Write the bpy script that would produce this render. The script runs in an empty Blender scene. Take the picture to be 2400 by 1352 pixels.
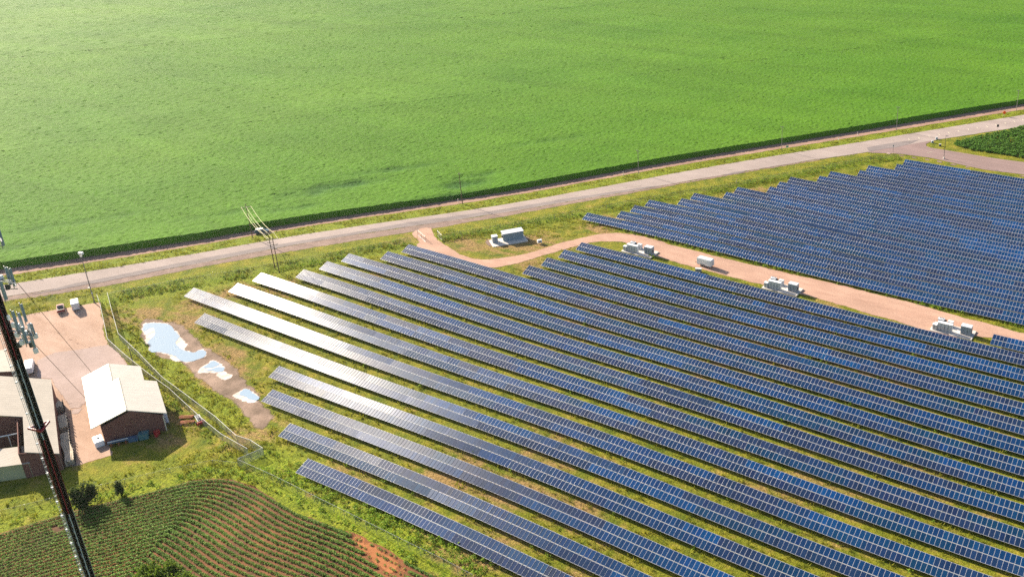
# Aerial view of a solar farm beside a corn field, a road and a small brick workshop yard.
import bpy, math, random
import numpy as np
from mathutils import Vector, Matrix, geometry
DATA = {'corn_edge':[[-369.9,91.4],[-346.6,122.4],[-306.4,171.7],[-266.5,232.8],[-210.0,313.6],[-171.1,370.5],[-84.7,493.0],[10.4,630.8]],'track_edge':[[-362.9,88.9],[-340.5,119.6],[-301.3,168.3],[-262.1,228.6],[-206.1,307.6],[-167.4,362.6],[-82.4,481.3],[10.8,614.1]],'road_far':[[-356.5,86.6],[-331.2,118.4],[-294.9,164.2],[-255.6,222.4],[-201.0,299.6],[-163.8,355.0],[-119.7,416.4],[-80.3,471.2],[11.1,598.2]],'road_near':[[-346.8,83.2],[-323.3,112.9],[-287.0,158.9],[-249.3,216.4],[-212.6,267.6],[-194.6,289.9],[-148.0,356.8],[-130.3,378.6],[-119.5,394.2],[-107.6,410.4],[-76.1,450.5],[11.8,567.6]],'shoulder_near':[[-342.0,81.5],[-320.8,110.5],[-301.7,132.2],[-283.9,156.8],[-265.7,180.5],[-244.6,212.0],[-233.2,231.0],[-210.6,264.9],[-193.3,287.9],[-147.3,355.2],[-131.5,376.4]],'side_road':[[-130.4,379.0],[-127.6,379.3],[-116.6,383.7],[-102.4,384.9],[-78.9,381.1],[-62.2,382.7],[-13.5,384.0],[-15.0,400.0],[-65.3,397.8],[-78.4,397.1],[-96.7,398.0],[-106.4,398.3],[-109.0,399.7],[-110.1,402.5],[-109.6,404.9],[-107.5,410.5],[-119.5,394.2]],'side_shoulder':[[-127.5,378.9],[-116.5,383.2],[-102.3,384.3],[-78.7,380.4],[-62.0,382.0],[-13.5,383.5],[-12.7,375.5],[-61.3,378.6],[-78.1,377.9],[-101.5,381.7],[-115.7,380.7]],'sidewalk':[[-129.0,379.3],[-126.9,381.6],[-116.7,384.3],[-117.4,381.9],[-121.7,380.6],[-127.0,378.4]],'dark_patch':[[-132.5,384.8],[-128.3,391.1],[-123.2,398.0],[-114.7,406.8],[-116.6,398.9],[-120.9,390.9],[-125.1,386.2],[-129.5,380.7]],'strip_dark':[[-317.2,118.2],[-305.1,134.1],[-287.5,159.2],[-249.6,216.7],[-213.0,268.2],[-196.1,288.9],[-189.1,297.6],[-193.5,294.6],[-202.8,283.3],[-215.9,269.2],[-230.2,249.5],[-252.8,219.7],[-262.9,200.3],[-290.2,161.1],[-312.0,129.5]],'strip_dark2':[[-172.7,320.1],[-170.4,326.3],[-166.6,330.9],[-167.3,327.4]],'gravel':[[-242.4,210.3],[-245.4,216.1],[-241.8,220.3],[-238.9,217.9],[-233.1,213.3],[-228.8,211.1],[-221.9,208.7],[-215.0,206.5],[-209.5,205.6],[-203.9,207.2],[-199.5,211.7],[-195.9,216.4],[-192.8,224.2],[-190.9,231.4],[-185.4,241.9],[-181.7,246.6],[-177.7,249.2],[-169.4,251.2],[-163.3,251.1],[-153.9,250.0],[-133.8,250.1],[-114.7,250.5],[-94.6,251.6],[-72.6,251.5],[-59.3,250.5],[-46.7,249.2],[-34.6,248.2],[-16.0,246.1],[-14.6,236.6],[-33.4,242.0],[-44.9,240.4],[-52.0,234.9],[-61.0,235.8],[-88.7,238.5],[-104.6,238.6],[-127.4,238.1],[-150.7,238.5],[-161.4,239.0],[-169.5,243.4],[-173.4,242.9],[-180.1,238.7],[-184.6,231.1],[-188.3,220.9],[-192.3,210.3],[-194.4,206.7],[-196.4,203.4],[-206.0,201.9],[-215.9,202.1],[-225.7,201.8],[-232.7,203.6],[-234.6,207.5]],'yard':[[-321.4,89.8],[-308.1,106.3],[-302.9,113.3],[-298.0,119.5],[-292.2,126.4],[-288.4,124.5],[-274.8,117.8],[-268.4,115.0],[-265.3,113.8],[-257.4,112.3],[-249.5,110.2],[-243.3,106.5],[-236.4,97.9],[-226.5,90.2],[-212.6,85.5],[-211.9,85.4],[-213.7,82.6],[-215.0,80.3],[-215.7,78.8],[-218.0,76.6],[-231.3,78.4],[-253.1,85.0],[-278.2,70.2]],'yard_concrete':[[-275.1,103.5],[-270.8,107.5],[-265.3,113.6],[-257.8,112.5],[-249.5,110.2],[-248.7,109.2],[-244.1,100.0],[-242.1,95.0],[-236.7,88.3],[-237.7,87.7],[-242.7,90.9],[-257.0,94.2],[-262.1,95.9],[-266.6,94.4],[-275.5,98.8]],'mud':[[-269.4,126.3],[-267.3,128.6],[-261.5,129.2],[-257.8,130.1],[-252.1,130.4],[-247.3,128.5],[-239.1,126.6],[-233.4,126.0],[-226.6,124.8],[-219.5,123.3],[-213.4,121.5],[-207.1,119.8],[-202.7,118.4],[-199.4,116.9],[-193.8,114.7],[-188.4,113.3],[-186.5,109.6],[-186.5,107.0],[-190.8,107.5],[-196.5,109.6],[-203.6,111.6],[-210.7,112.6],[-215.2,113.0],[-221.1,114.3],[-226.2,114.9],[-231.7,116.5],[-237.5,117.1],[-240.2,116.4],[-245.4,116.3],[-250.9,117.0],[-255.9,118.5],[-263.0,121.5],[-267.0,123.7]],'crust1':[[-267.1,124.9],[-265.5,126.8],[-262.3,128.0],[-259.8,128.8],[-256.5,128.3],[-252.6,127.1],[-248.3,125.9],[-243.8,124.9],[-241.6,123.2],[-242.2,122.6],[-239.6,122.2],[-237.5,122.7],[-237.7,124.1],[-236.4,125.1],[-233.4,124.3],[-231.9,122.6],[-232.5,120.6],[-233.2,119.2],[-234.6,118.0],[-237.2,117.6],[-239.1,116.9],[-240.9,116.9],[-243.9,118.1],[-247.1,117.7],[-249.0,116.5],[-251.6,117.2],[-253.1,118.4],[-256.5,118.8],[-258.6,120.7],[-261.8,121.4],[-265.3,123.3]],'crust2':[[-228.2,116.6],[-228.9,118.9],[-229.0,120.4],[-229.5,122.4],[-227.8,123.1],[-224.8,122.9],[-221.6,121.8],[-220.1,120.4],[-217.4,120.9],[-215.8,119.8],[-215.9,118.0],[-217.7,117.4],[-220.6,117.6],[-221.9,118.8],[-224.3,117.9],[-225.4,116.6],[-226.5,116.1]],'crust3':[[-208.7,114.5],[-208.4,116.4],[-208.4,118.2],[-205.9,118.1],[-203.4,118.0],[-200.9,117.2],[-199.1,115.8],[-199.4,114.7],[-201.1,113.7],[-204.4,113.3],[-206.9,113.4]],'water1':[[-266.1,125.1],[-264.5,126.2],[-262.7,127.4],[-259.6,128.3],[-257.0,128.0],[-252.4,126.6],[-248.6,125.5],[-248.0,123.5],[-246.3,122.6],[-243.1,121.9],[-239.4,122.0],[-237.0,122.3],[-237.3,123.8],[-236.2,124.7],[-233.8,124.1],[-232.5,122.5],[-233.0,120.9],[-233.7,119.5],[-235.1,118.3],[-237.7,117.9],[-240.2,118.8],[-242.3,118.9],[-244.4,118.5],[-247.7,118.0],[-249.1,116.8],[-251.3,117.3],[-252.9,118.8],[-255.3,119.3],[-256.4,121.4],[-257.5,122.9],[-260.4,124.9],[-262.1,124.9],[-262.0,123.4],[-261.8,122.0],[-264.6,123.7]],'water2':[[-227.8,118.6],[-228.0,120.4],[-228.7,122.2],[-227.4,122.5],[-224.8,122.1],[-225.1,121.2],[-225.2,120.1],[-226.8,119.3]],'water2b':[[-226.3,118.2],[-224.9,119.6],[-224.3,121.0],[-222.8,121.7],[-220.9,120.8],[-221.0,120.0],[-222.5,119.2],[-223.8,119.2],[-224.7,118.5]],'water3':[[-207.3,115.7],[-207.9,117.9],[-205.4,117.6],[-202.8,117.3],[-200.6,116.9],[-199.6,115.9],[-200.2,115.1],[-202.3,115.1],[-205.0,115.3],[-206.4,114.9]],'bean_field':[[-213.1,45.1],[-206.4,53.1],[-205.3,57.4],[-199.3,68.2],[-191.9,77.3],[-186.7,84.0],[-184.2,87.6],[-180.4,90.4],[-175.6,91.9],[-169.1,92.3],[-161.0,91.8],[-151.2,90.9],[-138.9,91.8],[-130.5,92.3],[-119.3,91.9],[-107.8,91.7],[-98.0,90.2],[-94.0,87.0],[-126.4,47.2],[-189.4,33.0]],'bean_outer':[[-212.7,44.9],[-205.9,52.9],[-204.7,57.2],[-198.7,67.9],[-191.3,76.9],[-186.1,83.6],[-183.4,87.1],[-179.6,89.9],[-174.8,91.4],[-168.4,91.8],[-160.3,91.3],[-150.6,90.4],[-138.4,91.4],[-130.0,91.8],[-118.9,91.5],[-107.4,91.3],[-97.6,89.9]],'bare':[[-136.1,91.7],[-133.2,92.3],[-129.0,91.9],[-125.1,91.7],[-121.0,91.8],[-117.7,90.4],[-116.3,89.0],[-120.0,87.0],[-123.2,87.3],[-127.4,88.6],[-132.1,89.8]],'bean_east':[[-99.3,410.4],[-93.3,420.4],[-75.9,449.8],[-45.6,502.0],[-26.9,388.1],[-66.3,402.5],[-75.3,403.6],[-88.9,403.4],[-97.1,406.2]],'fence_outer':[[-291.7,128.7],[-278.4,122.7],[-264.2,116.4],[-248.8,113.3],[-230.4,109.1],[-216.2,107.0],[-200.2,104.4],[-187.6,101.6],[-182.6,101.9],[-176.8,101.1],[-178.6,95.7]],'fence_mid':[[-178.6,95.7],[-165.9,95.5],[-147.8,94.7],[-134.1,94.3],[-121.6,94.1],[-112.4,94.2],[-104.6,94.0]],'fence_inner':[[-293.7,126.5],[-286.2,123.4],[-264.6,113.4],[-253.2,111.3],[-236.7,108.7],[-224.1,107.0],[-202.1,102.4],[-196.8,101.4],[-191.8,100.5],[-180.4,99.5]],'fence_north':[[-291.7,128.7],[-280.8,142.7],[-267.1,158.0],[-252.7,177.2],[-244.2,191.8],[-236.6,204.9]],'fence_north2':[[-229.7,212.0],[-221.6,225.4],[-206.5,248.9],[-186.6,277.7],[-164.3,307.1],[-142.2,343.3],[-125.0,369.7],[-114.4,378.6]],'fence_path':[[-215.0,56.7],[-212.4,60.5],[-206.5,68.2],[-200.8,76.4],[-191.8,87.1],[-185.3,93.6],[-178.6,95.7]],'near_grass':[[-320.8,110.5],[-301.2,131.9],[-293.7,126.5],[-298.0,119.5],[-302.9,113.3],[-309.2,105.1],[-322.4,88.0],[-333.7,92.5]],'light_pole':[[-293.13,125.0]],'pole_h1':[[-291.05,180.34]],'pole_t1':[[-260.07,166.73]],'pole_t2':[[-255.94,165.27]],'poles':[[-249.9,245.04],[-205.47,305.54],[-164.82,362.63],[-128.7,416.35],[-85.3,477.07]],'street':[[-97.13,386.35]],'thin':[[-119.75,384.69]],'yardpole':[[-247.82,110.78]],'suv':[[-293.25,181.92],[-288.97,186.46]],'pickup':[[-295.99,116.22]],'van':[[-293.2,118.86]],'trailer':[[-137.08,240.47]],'subbox':[[-196.56,227.66]],'slab_sub':[[-214.83,220.02],[-208.42,217.26],[-202.15,227.86],[-205.7,229.64]],'sub_bldg':[[-208.29,222.06],[-203.96,228.09]],'sub_cab':[[-210.51,219.0],[-209.73,220.72]],'padC_slab':[[-47.04,236.45],[-46.24,241.81],[-53.81,242.13]],'padC_big':[[-50.5,238.42],[-47.85,238.34],[-47.37,239.89]],'padC_white':[[-56.91,237.32],[-52.8,237.42]],'padC_small':[[-58.09,236.96],[-57.02,237.09]],'padC_sw':[[-54.91,242.09],[-53.54,241.89]],'padC_tr':[[-57.95,242.02],[-55.71,241.97]],'padA_slab':[[-155.91,236.3],[-155.29,241.67],[-163.88,241.23]],'padA_big':[[-159.77,238.28],[-156.81,238.17],[-156.37,239.6]],'padA_white':[[-166.0,236.66],[-161.87,237.19]],'padA_small':[[-167.54,236.77],[-166.26,236.84]],'padA_sw':[[-163.72,240.31],[-162.35,240.9]],'padA_tr':[[-167.38,240.92],[-165.38,241.72]],'padB_slab':[[-101.69,237.28],[-101.04,242.25]],'padB_big':[[-105.41,239.22],[-102.7,238.75]],'bush':[[-197.47,71.36]],'bush2':[[-194.38,77.08]],'shrub':[[-162.13,64.79],[-159.4,67.05],[-161.01,62.45],[-154.41,66.17]],'dashes':[[-118.85,405.04],[-115.41,409.42],[-111.92,413.93],[-108.59,418.82],[-105.24,423.62],[-101.95,428.44],[-98.5,433.22],[-95.24,437.7],[-91.74,442.19],[-88.48,446.75],[-85.2,452.0],[-81.92,456.65],[-78.84,461.64]],'dashes_mid':[[-198.09,292.88],[-201.85,288.61],[-205.69,283.55],[-209.61,278.76],[-214.18,273.69],[-217.79,269.08],[-221.02,264.21]],'arrows':[[-173.42,328.49],[-139.04,379.66],[-105.04,391.74]],'orange_sign':[[-88.41,463.18]],'dark_sign':[[-86.2,439.76]],'green_sign':[[-163.11,364.97]],'markers':[[-252.46,245.32],[-210.28,300.93],[-147.63,388.75],[-142.37,400.05]],'valves':[[-108.0,405.69],[-103.49,402.5],[-107.7,411.52]],'gate_l':[[-239.67,211.37],[-232.64,208.26]],'gate_r':[[-233.22,214.7],[-228.86,212.42]],'lumber':[[-244.46,89.18],[-235.91,85.85],[-227.74,82.19],[-223.6,80.48],[-218.97,78.71]],'bins':[[-217.5,86.69],[-216.64,89.57],[-214.44,91.2],[-212.15,92.67],[-209.76,94.75]],'whitebox':[[-220.06,86.01]],'ladder':[[-212.98,99.84]],'machines':[[-209.97,102.45],[-207.51,101.23],[-206.13,103.24],[-201.52,102.45]],'truck':[[-269.55,93.62]],'guys':[[-213.72,93.27],[-219.93,90.67]],'signpost':[[-163.27,314.98]],'graybox':[[-136.52,236.32]],'islets':[[-259.9,122.3,0.5],[-263.2,123.4,0.45],[-254.8,121.8,0.8],[-253.4,120.6,0.55],[-253.6,123.1,0.3],[-250.0,120.9,0.35],[-244.6,121.0,0.9],[-246.4,121.7,0.45],[-242.7,120.4,0.6],[-240.5,120.9,0.7],[-241.4,118.8,0.5],[-252.0,121.3,0.25],[-242.1,118.5,0.3],[-238.0,120.5,0.25],[-258.5,127.3,0.35]],'thin_corn':[[-305.2,233.4,16,5,1.0],[-308.0,219.7,14,5,0.8],[-299.3,204.9,10,3,0.8],[-261.3,258.8,9,6,1.0],[-263.8,269.3,12,3,0.8],[-256.2,246.0,14,4,0.7],[-362.5,151.9,30,3,0.5],[-354.2,134.6,30,4,0.4],[-314.3,191.4,25,3,0.4],[-300.4,258.1,20,4,0.5],[-264.4,323.0,25,4,0.35]],'tracks':[[[-292.74,106.46],[-288.84,108.9],[-283.37,110.55],[-277.64,111.0],[-271.54,110.68],[-267.83,110.14],[-267.94,109.44],[-271.6,109.98],[-277.64,110.3],[-283.24,109.86],[-288.56,108.26],[-292.37,105.87]],[[-290.3,106.22],[-286.15,108.52],[-280.94,109.77],[-275.71,109.98],[-270.58,109.19],[-270.68,108.49],[-275.75,109.28],[-280.84,109.08],[-285.91,107.87],[-289.96,105.61]],[[-291.77,111.9],[-287.93,113.43],[-282.56,114.13],[-276.76,114.03],[-270.61,113.16],[-270.71,112.46],[-276.82,113.33],[-282.52,113.44],[-287.76,112.75],[-291.51,111.25]],[[-283.62,118.33],[-278.68,116.63],[-273.63,115.1],[-269.17,113.87],[-269.35,113.2],[-273.82,114.43],[-278.89,115.97],[-283.85,117.67]],[[-284.73,121.02],[-279.19,118.46],[-273.97,116.45],[-274.23,115.79],[-279.46,117.82],[-285.02,120.39]],[[-292.98,110.46],[-295.78,110.0],[-296.93,108.28],[-297.5,108.68],[-296.12,110.61],[-293.1,111.15]]],'rows':{1:[101.28,-163.13,-91.5],2:[108.95,-179.58,-79.0],3:[116.96,-197.06,-65.5],4:[125.17,-205.25,-52.0],5:[133.37,-250.7,-38.0],6:[141.66,-268.68,-24.0],7:[149.99,-258.19,-15.0],8:[158.18,-257.52,-16.5],9:[166.2,-246.67,-18.0],10:[174.04,-244.75,-19.5],11:[181.88,-243.3,-21.0],12:[189.73,-233.16,-23.0],13:[197.71,-231.56,-24.5],14:[205.75,-184.61,-26.0],15:[213.84,-183.36,-27.5],16:[221.93,-182.37,-29.5],17:[230.02,-181.1,-31.0],18:[237.34,-41.44,-32.5],101:[253.64,-195.79,-35.5],102:[260.92,-185.32,-37.0],103:[268.26,-183.96,-38.5],104:[275.59,-182.01,-40.0],105:[282.89,-171.61,-41.5],106:[290.14,-170.08,-43.0],107:[297.33,-159.45,-44.5],108:[304.44,-158.17,-46.0],109:[311.54,-147.12,-47.5],110:[318.71,-146.11,-49.0],111:[325.98,-144.64,-50.5],112:[333.33,-134.68,-52.0],113:[340.74,-132.85,-53.5],114:[348.14,-122.61,-55.0],115:[355.53,-121.46,-56.5],116:[362.92,-111.35,-58.0],117:[370.31,-110.11,-59.5]},'terr':[-2.112,-0.297,1.428,-1.008,-0.624,-0.009,-2.206,-0.313,1.816,-0.536,-0.494,0.284,0.494,-0.747,-0.276,0.091,0.494,0.133,1.271,1.271,-0.305,-0.934,0.037,-0.577,-0.487,-0.327,0.999,-0.492,-0.714,-1.099,0.737,-0.483,-1.445,-0.138,-0.567,-1.03,1.094,1.484,-0.453,-0.151,-0.129,-0.264],'cam':{'f':2135.405377724852,'h':0.5387297646589513,'p':0.38486648274025415,'r':-0.01779930308439156,'H':131.56398607276623,'sx':-0.16909473137992517,'sy':-0.07616935825984372,'tilt':0.3657346327694071,'W':3.9414445897816157}}
random.seed(7); rng = np.random.default_rng(11)
R = math.radians
scn = bpy.context.scene
COL = scn.collection
# ------------------------------------------------------------------ camera
CAM = DATA['cam']
cd = bpy.data.cameras.new('camera'); cam = bpy.data.objects.new('camera', cd); COL.objects.link(cam)
cd.sensor_width = 36.0; cd.lens = CAM['f'] / 2400 * 36.0
cd.shift_x = CAM['sx']; cd.shift_y = CAM['sy']; cd.clip_start = 1; cd.clip_end = 9000
_h, _p, _r = CAM['h'], CAM['p'], CAM['r']
_f = Vector((-math.sin(_h) * math.cos(_p), math.cos(_h) * math.cos(_p), -math.sin(_p)))
_rt = Vector((math.cos(_h), math.sin(_h), 0)); _up = _rt.cross(_f)
_x = math.cos(_r) * _rt + math.sin(_r) * _up; _y = -math.sin(_r) * _rt + math.cos(_r) * _up
cam.matrix_world = Matrix(((_x.x, _y.x, -_f.x, 0), (_x.y, _y.y, -_f.y, 0), (_x.z, _y.z, -_f.z, CAM['H']), (0, 0, 0, 1)))
scn.camera = cam
# ------------------------------------------------------------------ sun, sky, exposure
SUN_EL = R(24.5); SUN_AZ = R(170.5)          # azimuth measured from +X towards +Y
sd = Vector((math.cos(SUN_EL) * math.cos(SUN_AZ), math.cos(SUN_EL) * math.sin(SUN_AZ), math.sin(SUN_EL)))
sl = bpy.data.lights.new('sun', 'SUN'); sl.energy = 5.0; sl.angle = R(0.5); sl.color = (1.0, 0.88, 0.72)
so = bpy.data.objects.new('sun', sl); COL.objects.link(so)
so.rotation_euler = (-sd).to_track_quat('-Z', 'Y').to_euler()
world = bpy.data.worlds.new('World'); scn.world = world; world.use_nodes = True
wn = world.node_tree.nodes; wl = world.node_tree.links
sky = wn.new('ShaderNodeTexSky'); sky.sky_type = 'NISHITA'; sky.sun_disc = False
sky.sun_elevation = SUN_EL; sky.sun_rotation = R(90) - SUN_AZ
sky.dust_density = 2.0; sky.altitude = 100
wl.new(sky.outputs[0], wn['Background'].inputs[0]); wn['Background'].inputs[1].default_value = 0.075
scn.view_settings.view_transform = 'Standard'; scn.view_settings.look = 'None'
scn.view_settings.gamma = 1.0; scn.view_settings.exposure = 1.5
scn.cycles.max_bounces = 6; scn.cycles.diffuse_bounces = 2; scn.cycles.glossy_bounces = 2
scn.cycles.transparent_max_bounces = 8; scn.cycles.use_denoising = False
# ------------------------------------------------------------------ terrain
TC = np.array([(x, y) for x in np.arange(-270, 31, 50.) for y in np.arange(75, 326, 50.)]); TW = np.array(DATA['terr'])
def terr_a(x, y):
    x = np.asarray(x, float); y = np.asarray(y, float); z = np.zeros(np.broadcast(x, y).shape)
    for (cx, cy), w in zip(TC, TW): z = z + w * np.exp(-((x - cx) ** 2 + (y - cy) ** 2) / 4050.)
    return z
def T(x, y): return float(terr_a(x, y))
# ------------------------------------------------------------------ object helpers
class MB:
    def __init__(s): s.v = []; s.f = []
    def add(s, vs, fs):
        o = len(s.v); s.v += [tuple(map(float, p)) for p in vs]; s.f += [tuple(i + o for i in f) for f in fs]; return s
    def box(s, c, d, rz=0.0, taper=1.0, tilt=0.0):
        hx, hy, hz = d[0] / 2, d[1] / 2, d[2] / 2; M = Matrix.Rotation(rz, 3, 'Z') @ Matrix.Rotation(tilt, 3, 'Y'); vs = []
        for z, t in ((-hz, 1), (hz, taper)):
            for x, y in ((-hx, -hy), (hx, -hy), (hx, hy), (-hx, hy)): vs.append(M @ Vector((x * t, y * t, z)) + Vector(c))
        return s.add(vs, [(3, 2, 1, 0), (4, 5, 6, 7), (0, 1, 5, 4), (1, 2, 6, 5), (2, 3, 7, 6), (3, 0, 4, 7)])
    def cyl(s, a, b, r0, r1=None, n=8, cap=True):
        a = Vector(a); b = Vector(b); r1 = r0 if r1 is None else r1; ax = (b - a).normalized()
        u = ax.orthogonal().normalized(); w = ax.cross(u); vs = []
        for p, r in ((a, r0), (b, r1)):
            for k in range(n): t = 2 * math.pi * k / n; vs.append(p + r * (math.cos(t) * u + math.sin(t) * w))
        fs = [(k, (k + 1) % n, n + (k + 1) % n, n + k) for k in range(n)]
        if cap: fs += [tuple(range(n - 1, -1, -1)), tuple(range(n, 2 * n))]
        return s.add(vs, fs)
    def tube(s, pts, r, n=5):
        for a, b in zip(pts[:-1], pts[1:]): s.cyl(a, b, r, r, n, False)
        return s
    def prism(s, prof, y0, y1, M=None):                # profile in local xz, extruded along y
        n = len(prof); vs = [(x, y0, z) for x, z in prof] + [(x, y1, z) for x, z in prof]
        if M is not None: vs = [M @ Vector(p) for p in vs]
        return s.add(vs, [tuple(range(n)), tuple(range(2 * n - 1, n - 1, -1))] + [(k, n + k, n + (k + 1) % n, (k + 1) % n) for k in range(n)])
    def build(s, name, m, parent=None, bevel=0.0, smooth=False):
        me = bpy.data.meshes.new(name); me.from_pydata(s.v, [], s.f); me.materials.append(m)
        import bmesh
        bm = bmesh.new(); bm.from_mesh(me); bmesh.ops.recalc_face_normals(bm, faces=bm.faces)
        if bevel: bmesh.ops.bevel(bm, geom=[e for e in bm.edges if len(e.link_faces) == 2 and e.calc_face_angle(0) > .5], offset=bevel, segments=2, affect='EDGES')
        bm.to_mesh(me); bm.free()
        if smooth: me.shade_smooth()
        return link(name, me, parent)
def link(name, me, parent=None):
    o = bpy.data.objects.new(name, me); COL.objects.link(o)
    if parent is not None: o.parent = parent
    return o
def npmesh(name, V, F, m, parent=None, attr=None, smooth=False):
    """V (n,3) float array, F list of faces as (k,3)/(k,4) array"""
    me = bpy.data.meshes.new(name); F = np.asarray(F, np.int32); k = F.shape[1]
    me.vertices.add(len(V)); me.vertices.foreach_set('co', np.asarray(V, np.float32).ravel())
    me.loops.add(F.size); me.loops.foreach_set('vertex_index', F.ravel())
    me.polygons.add(len(F)); me.polygons.foreach_set('loop_start', np.arange(0, F.size, k, dtype=np.int32))
    me.polygons.foreach_set('loop_total', np.full(len(F), k, np.int32))
    me.materials.append(m)
    for nm, (dom, dat) in (attr or {}).items():
        dat = np.asarray(dat, np.float32)
        if dat.ndim == 1: a = me.attributes.new(nm, 'FLOAT', dom); a.data.foreach_set('value', dat)
        else: a = me.attributes.new(nm, 'FLOAT_COLOR', dom); a.data.foreach_set('color', dat.ravel())
    me.update(calc_edges=True); me.validate()
    if smooth: me.shade_smooth()
    return link(name, me, parent)
def tag(o, label=None, cat=None, group=None, kind=None):
    if label: o['label'] = label
    if cat: o['category'] = cat
    if group: o['group'] = group
    if kind: o['kind'] = kind
    return o
def thing(name, label, cat, loc=(0, 0, 0), rz=0.0, group=None):
    o = bpy.data.objects.new(name, None); COL.objects.link(o); o.empty_display_size = .3
    o.location = loc; o.rotation_euler = (0, 0, rz); return tag(o, label, cat, group)
def copy_thing(src, loc, rz, label):
    o = src.copy(); COL.objects.link(o); o.location = loc; o.rotation_euler = (0, 0, rz); o['label'] = label
    for ch in list(src.children):
        c = ch.copy(); COL.objects.link(c); c.parent = o
        for g in list(ch.children): d = g.copy(); COL.objects.link(d); d.parent = c
    return o
# ------------------------------------------------------------------ materials
class NT:
    def __init__(s, name):
        s.m = bpy.data.materials.new(name); s.m.use_nodes = True; s.n = s.m.node_tree.nodes; s.l = s.m.node_tree.links
        s.b = s.n['Principled BSDF']; s.tc = s.n.new('ShaderNodeTexCoord')
    def set(s, **k):
        for a, b in k.items(): s.b.inputs[a.replace('_', ' ')].default_value = b
        return s
    def sock(s, node, i, v):
        if isinstance(v, bpy.types.NodeSocket): s.l.new(v, node.inputs[i])
        elif v is not None: node.inputs[i].default_value = v
    def noise(s, scale, detail=4, rough=.55, vec=None, stretch=None, dist=0):
        t = s.n.new('ShaderNodeTexNoise'); t.inputs['Scale'].default_value = scale; t.inputs['Detail'].default_value = detail
        t.inputs['Roughness'].default_value = rough; t.inputs['Distortion'].default_value = dist
        v = vec or s.tc.outputs['Object']
        if stretch:
            mp = s.n.new('ShaderNodeMapping'); mp.inputs['Rotation'].default_value = (0, 0, stretch[1]); mp.inputs['Scale'].default_value = stretch[0]; s.l.new(v, mp.inputs[0]); v = mp.outputs[0]
        s.l.new(v, t.inputs['Vector']); return t.outputs['Fac']
    def ramp(s, fac, *st):
        r = s.n.new('ShaderNodeValToRGB'); e = r.color_ramp.elements
        while len(e) < len(st): e.new(.5)
        for el, (p, c) in zip(e, st): el.position = p; el.color = (*c, 1) if not isinstance(c, float) else (c, c, c, 1)
        s.l.new(fac, r.inputs[0]); return r.outputs[0]
    def mix(s, fac, a, b, mode='MIX'):
        x = s.n.new('ShaderNodeMix'); x.data_type = 'RGBA'; x.blend_type = mode
        s.sock(x, 0, fac)
        for i, v in ((6, a), (7, b)): s.sock(x, i, (*v, 1) if isinstance(v, tuple) and len(v) == 3 else v)
        return x.outputs[2]
    def math(s, op, a, b=None, clamp=False):
        x = s.n.new('ShaderNodeMath'); x.operation = op; x.use_clamp = clamp; s.sock(x, 0, a); s.sock(x, 1, b); return x.outputs[0]
    def attr(s, name): a = s.n.new('ShaderNodeAttribute'); a.attribute_name = name; return a
    def color(s, c): s.sock(s.b, 'Base Color', (*c, 1) if isinstance(c, tuple) and len(c) == 3 else c); return s
    def translucent(s, c, fac):
        tr = s.n.new('ShaderNodeBsdfTranslucent'); s.sock(tr, 0, c); mx = s.n.new('ShaderNodeMixShader'); mx.inputs[0].default_value = fac
        s.l.new(s.b.outputs[0], mx.inputs[1]); s.l.new(tr.outputs[0], mx.inputs[2]); s.l.new(mx.outputs[0], s.n['Material Output'].inputs[0]); return s
    def bump(s, h, strength=.5, dist=.1):
        b = s.n.new('ShaderNodeBump'); b.inputs['Strength'].default_value = strength; b.inputs['Distance'].default_value = dist
        s.l.new(h, b.inputs['Height']); s.l.new(b.outputs[0], s.b.inputs['Normal']); return s
def mul(c, k): return tuple(x * k for x in c)
def plain(name, c, rough=.7, var=.25, scale=1.5, bump=0., spec=.3, metal=0.):
    t = NT(name); t.set(Roughness=rough, Specular_IOR_Level=spec, Metallic=metal)
    n = t.noise(scale, 5); t.color(t.ramp(n, (.3, mul(c, 1 - var)), (.7, mul(c, 1 + var * .6))))
    if bump: t.bump(t.noise(scale * 6, 3), bump, .05)
    return t.m
M = {}
# grassland: patchy greens, olive and bare tan earth
t = NT('meadow'); t.set(Roughness=.95, Specular_IOR_Level=.1)
n1 = t.noise(.035, 6, .6); n2 = t.noise(.22, 5, .6); n3 = t.noise(1.6, 5, .7); n4 = t.noise(.5, 4, .6, stretch=((.16, 1., 1), 0))
gcol = t.ramp(n2, (.3, (.075, .11, .008)), (.5, (.17, .175, .014)), (.7, (.26, .22, .024)))
lush = t.attr('lush').outputs['Fac']; dry = t.attr('dry').outputs['Fac']
gcol = t.mix(t.math('MULTIPLY', lush, .9), gcol, t.ramp(n3, (.3, (.09, .16, .010)), (.7, (.27, .32, .016))))
dm = t.math('ADD', t.math('ADD', dry, t.math('MULTIPLY', t.math('SUBTRACT', n4, .5), 1.5)), t.math('MULTIPLY', t.math('SUBTRACT', n2, .5), 1.4))
dm = t.ramp(dm, (.38, 0.0), (.85, 1.0))
gcol = t.mix(t.math('MULTIPLY', dm, .85), gcol, t.ramp(n3, (.3, (.20, .125, .045)), (.7, (.36, .22, .10))))
gcol = t.mix(.8, gcol, t.ramp(n3, (.25, .35), (.75, 1.5)), 'MULTIPLY')
t.color(gcol); t.bump(n3, 1., .5); M['meadow'] = t.m
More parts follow.
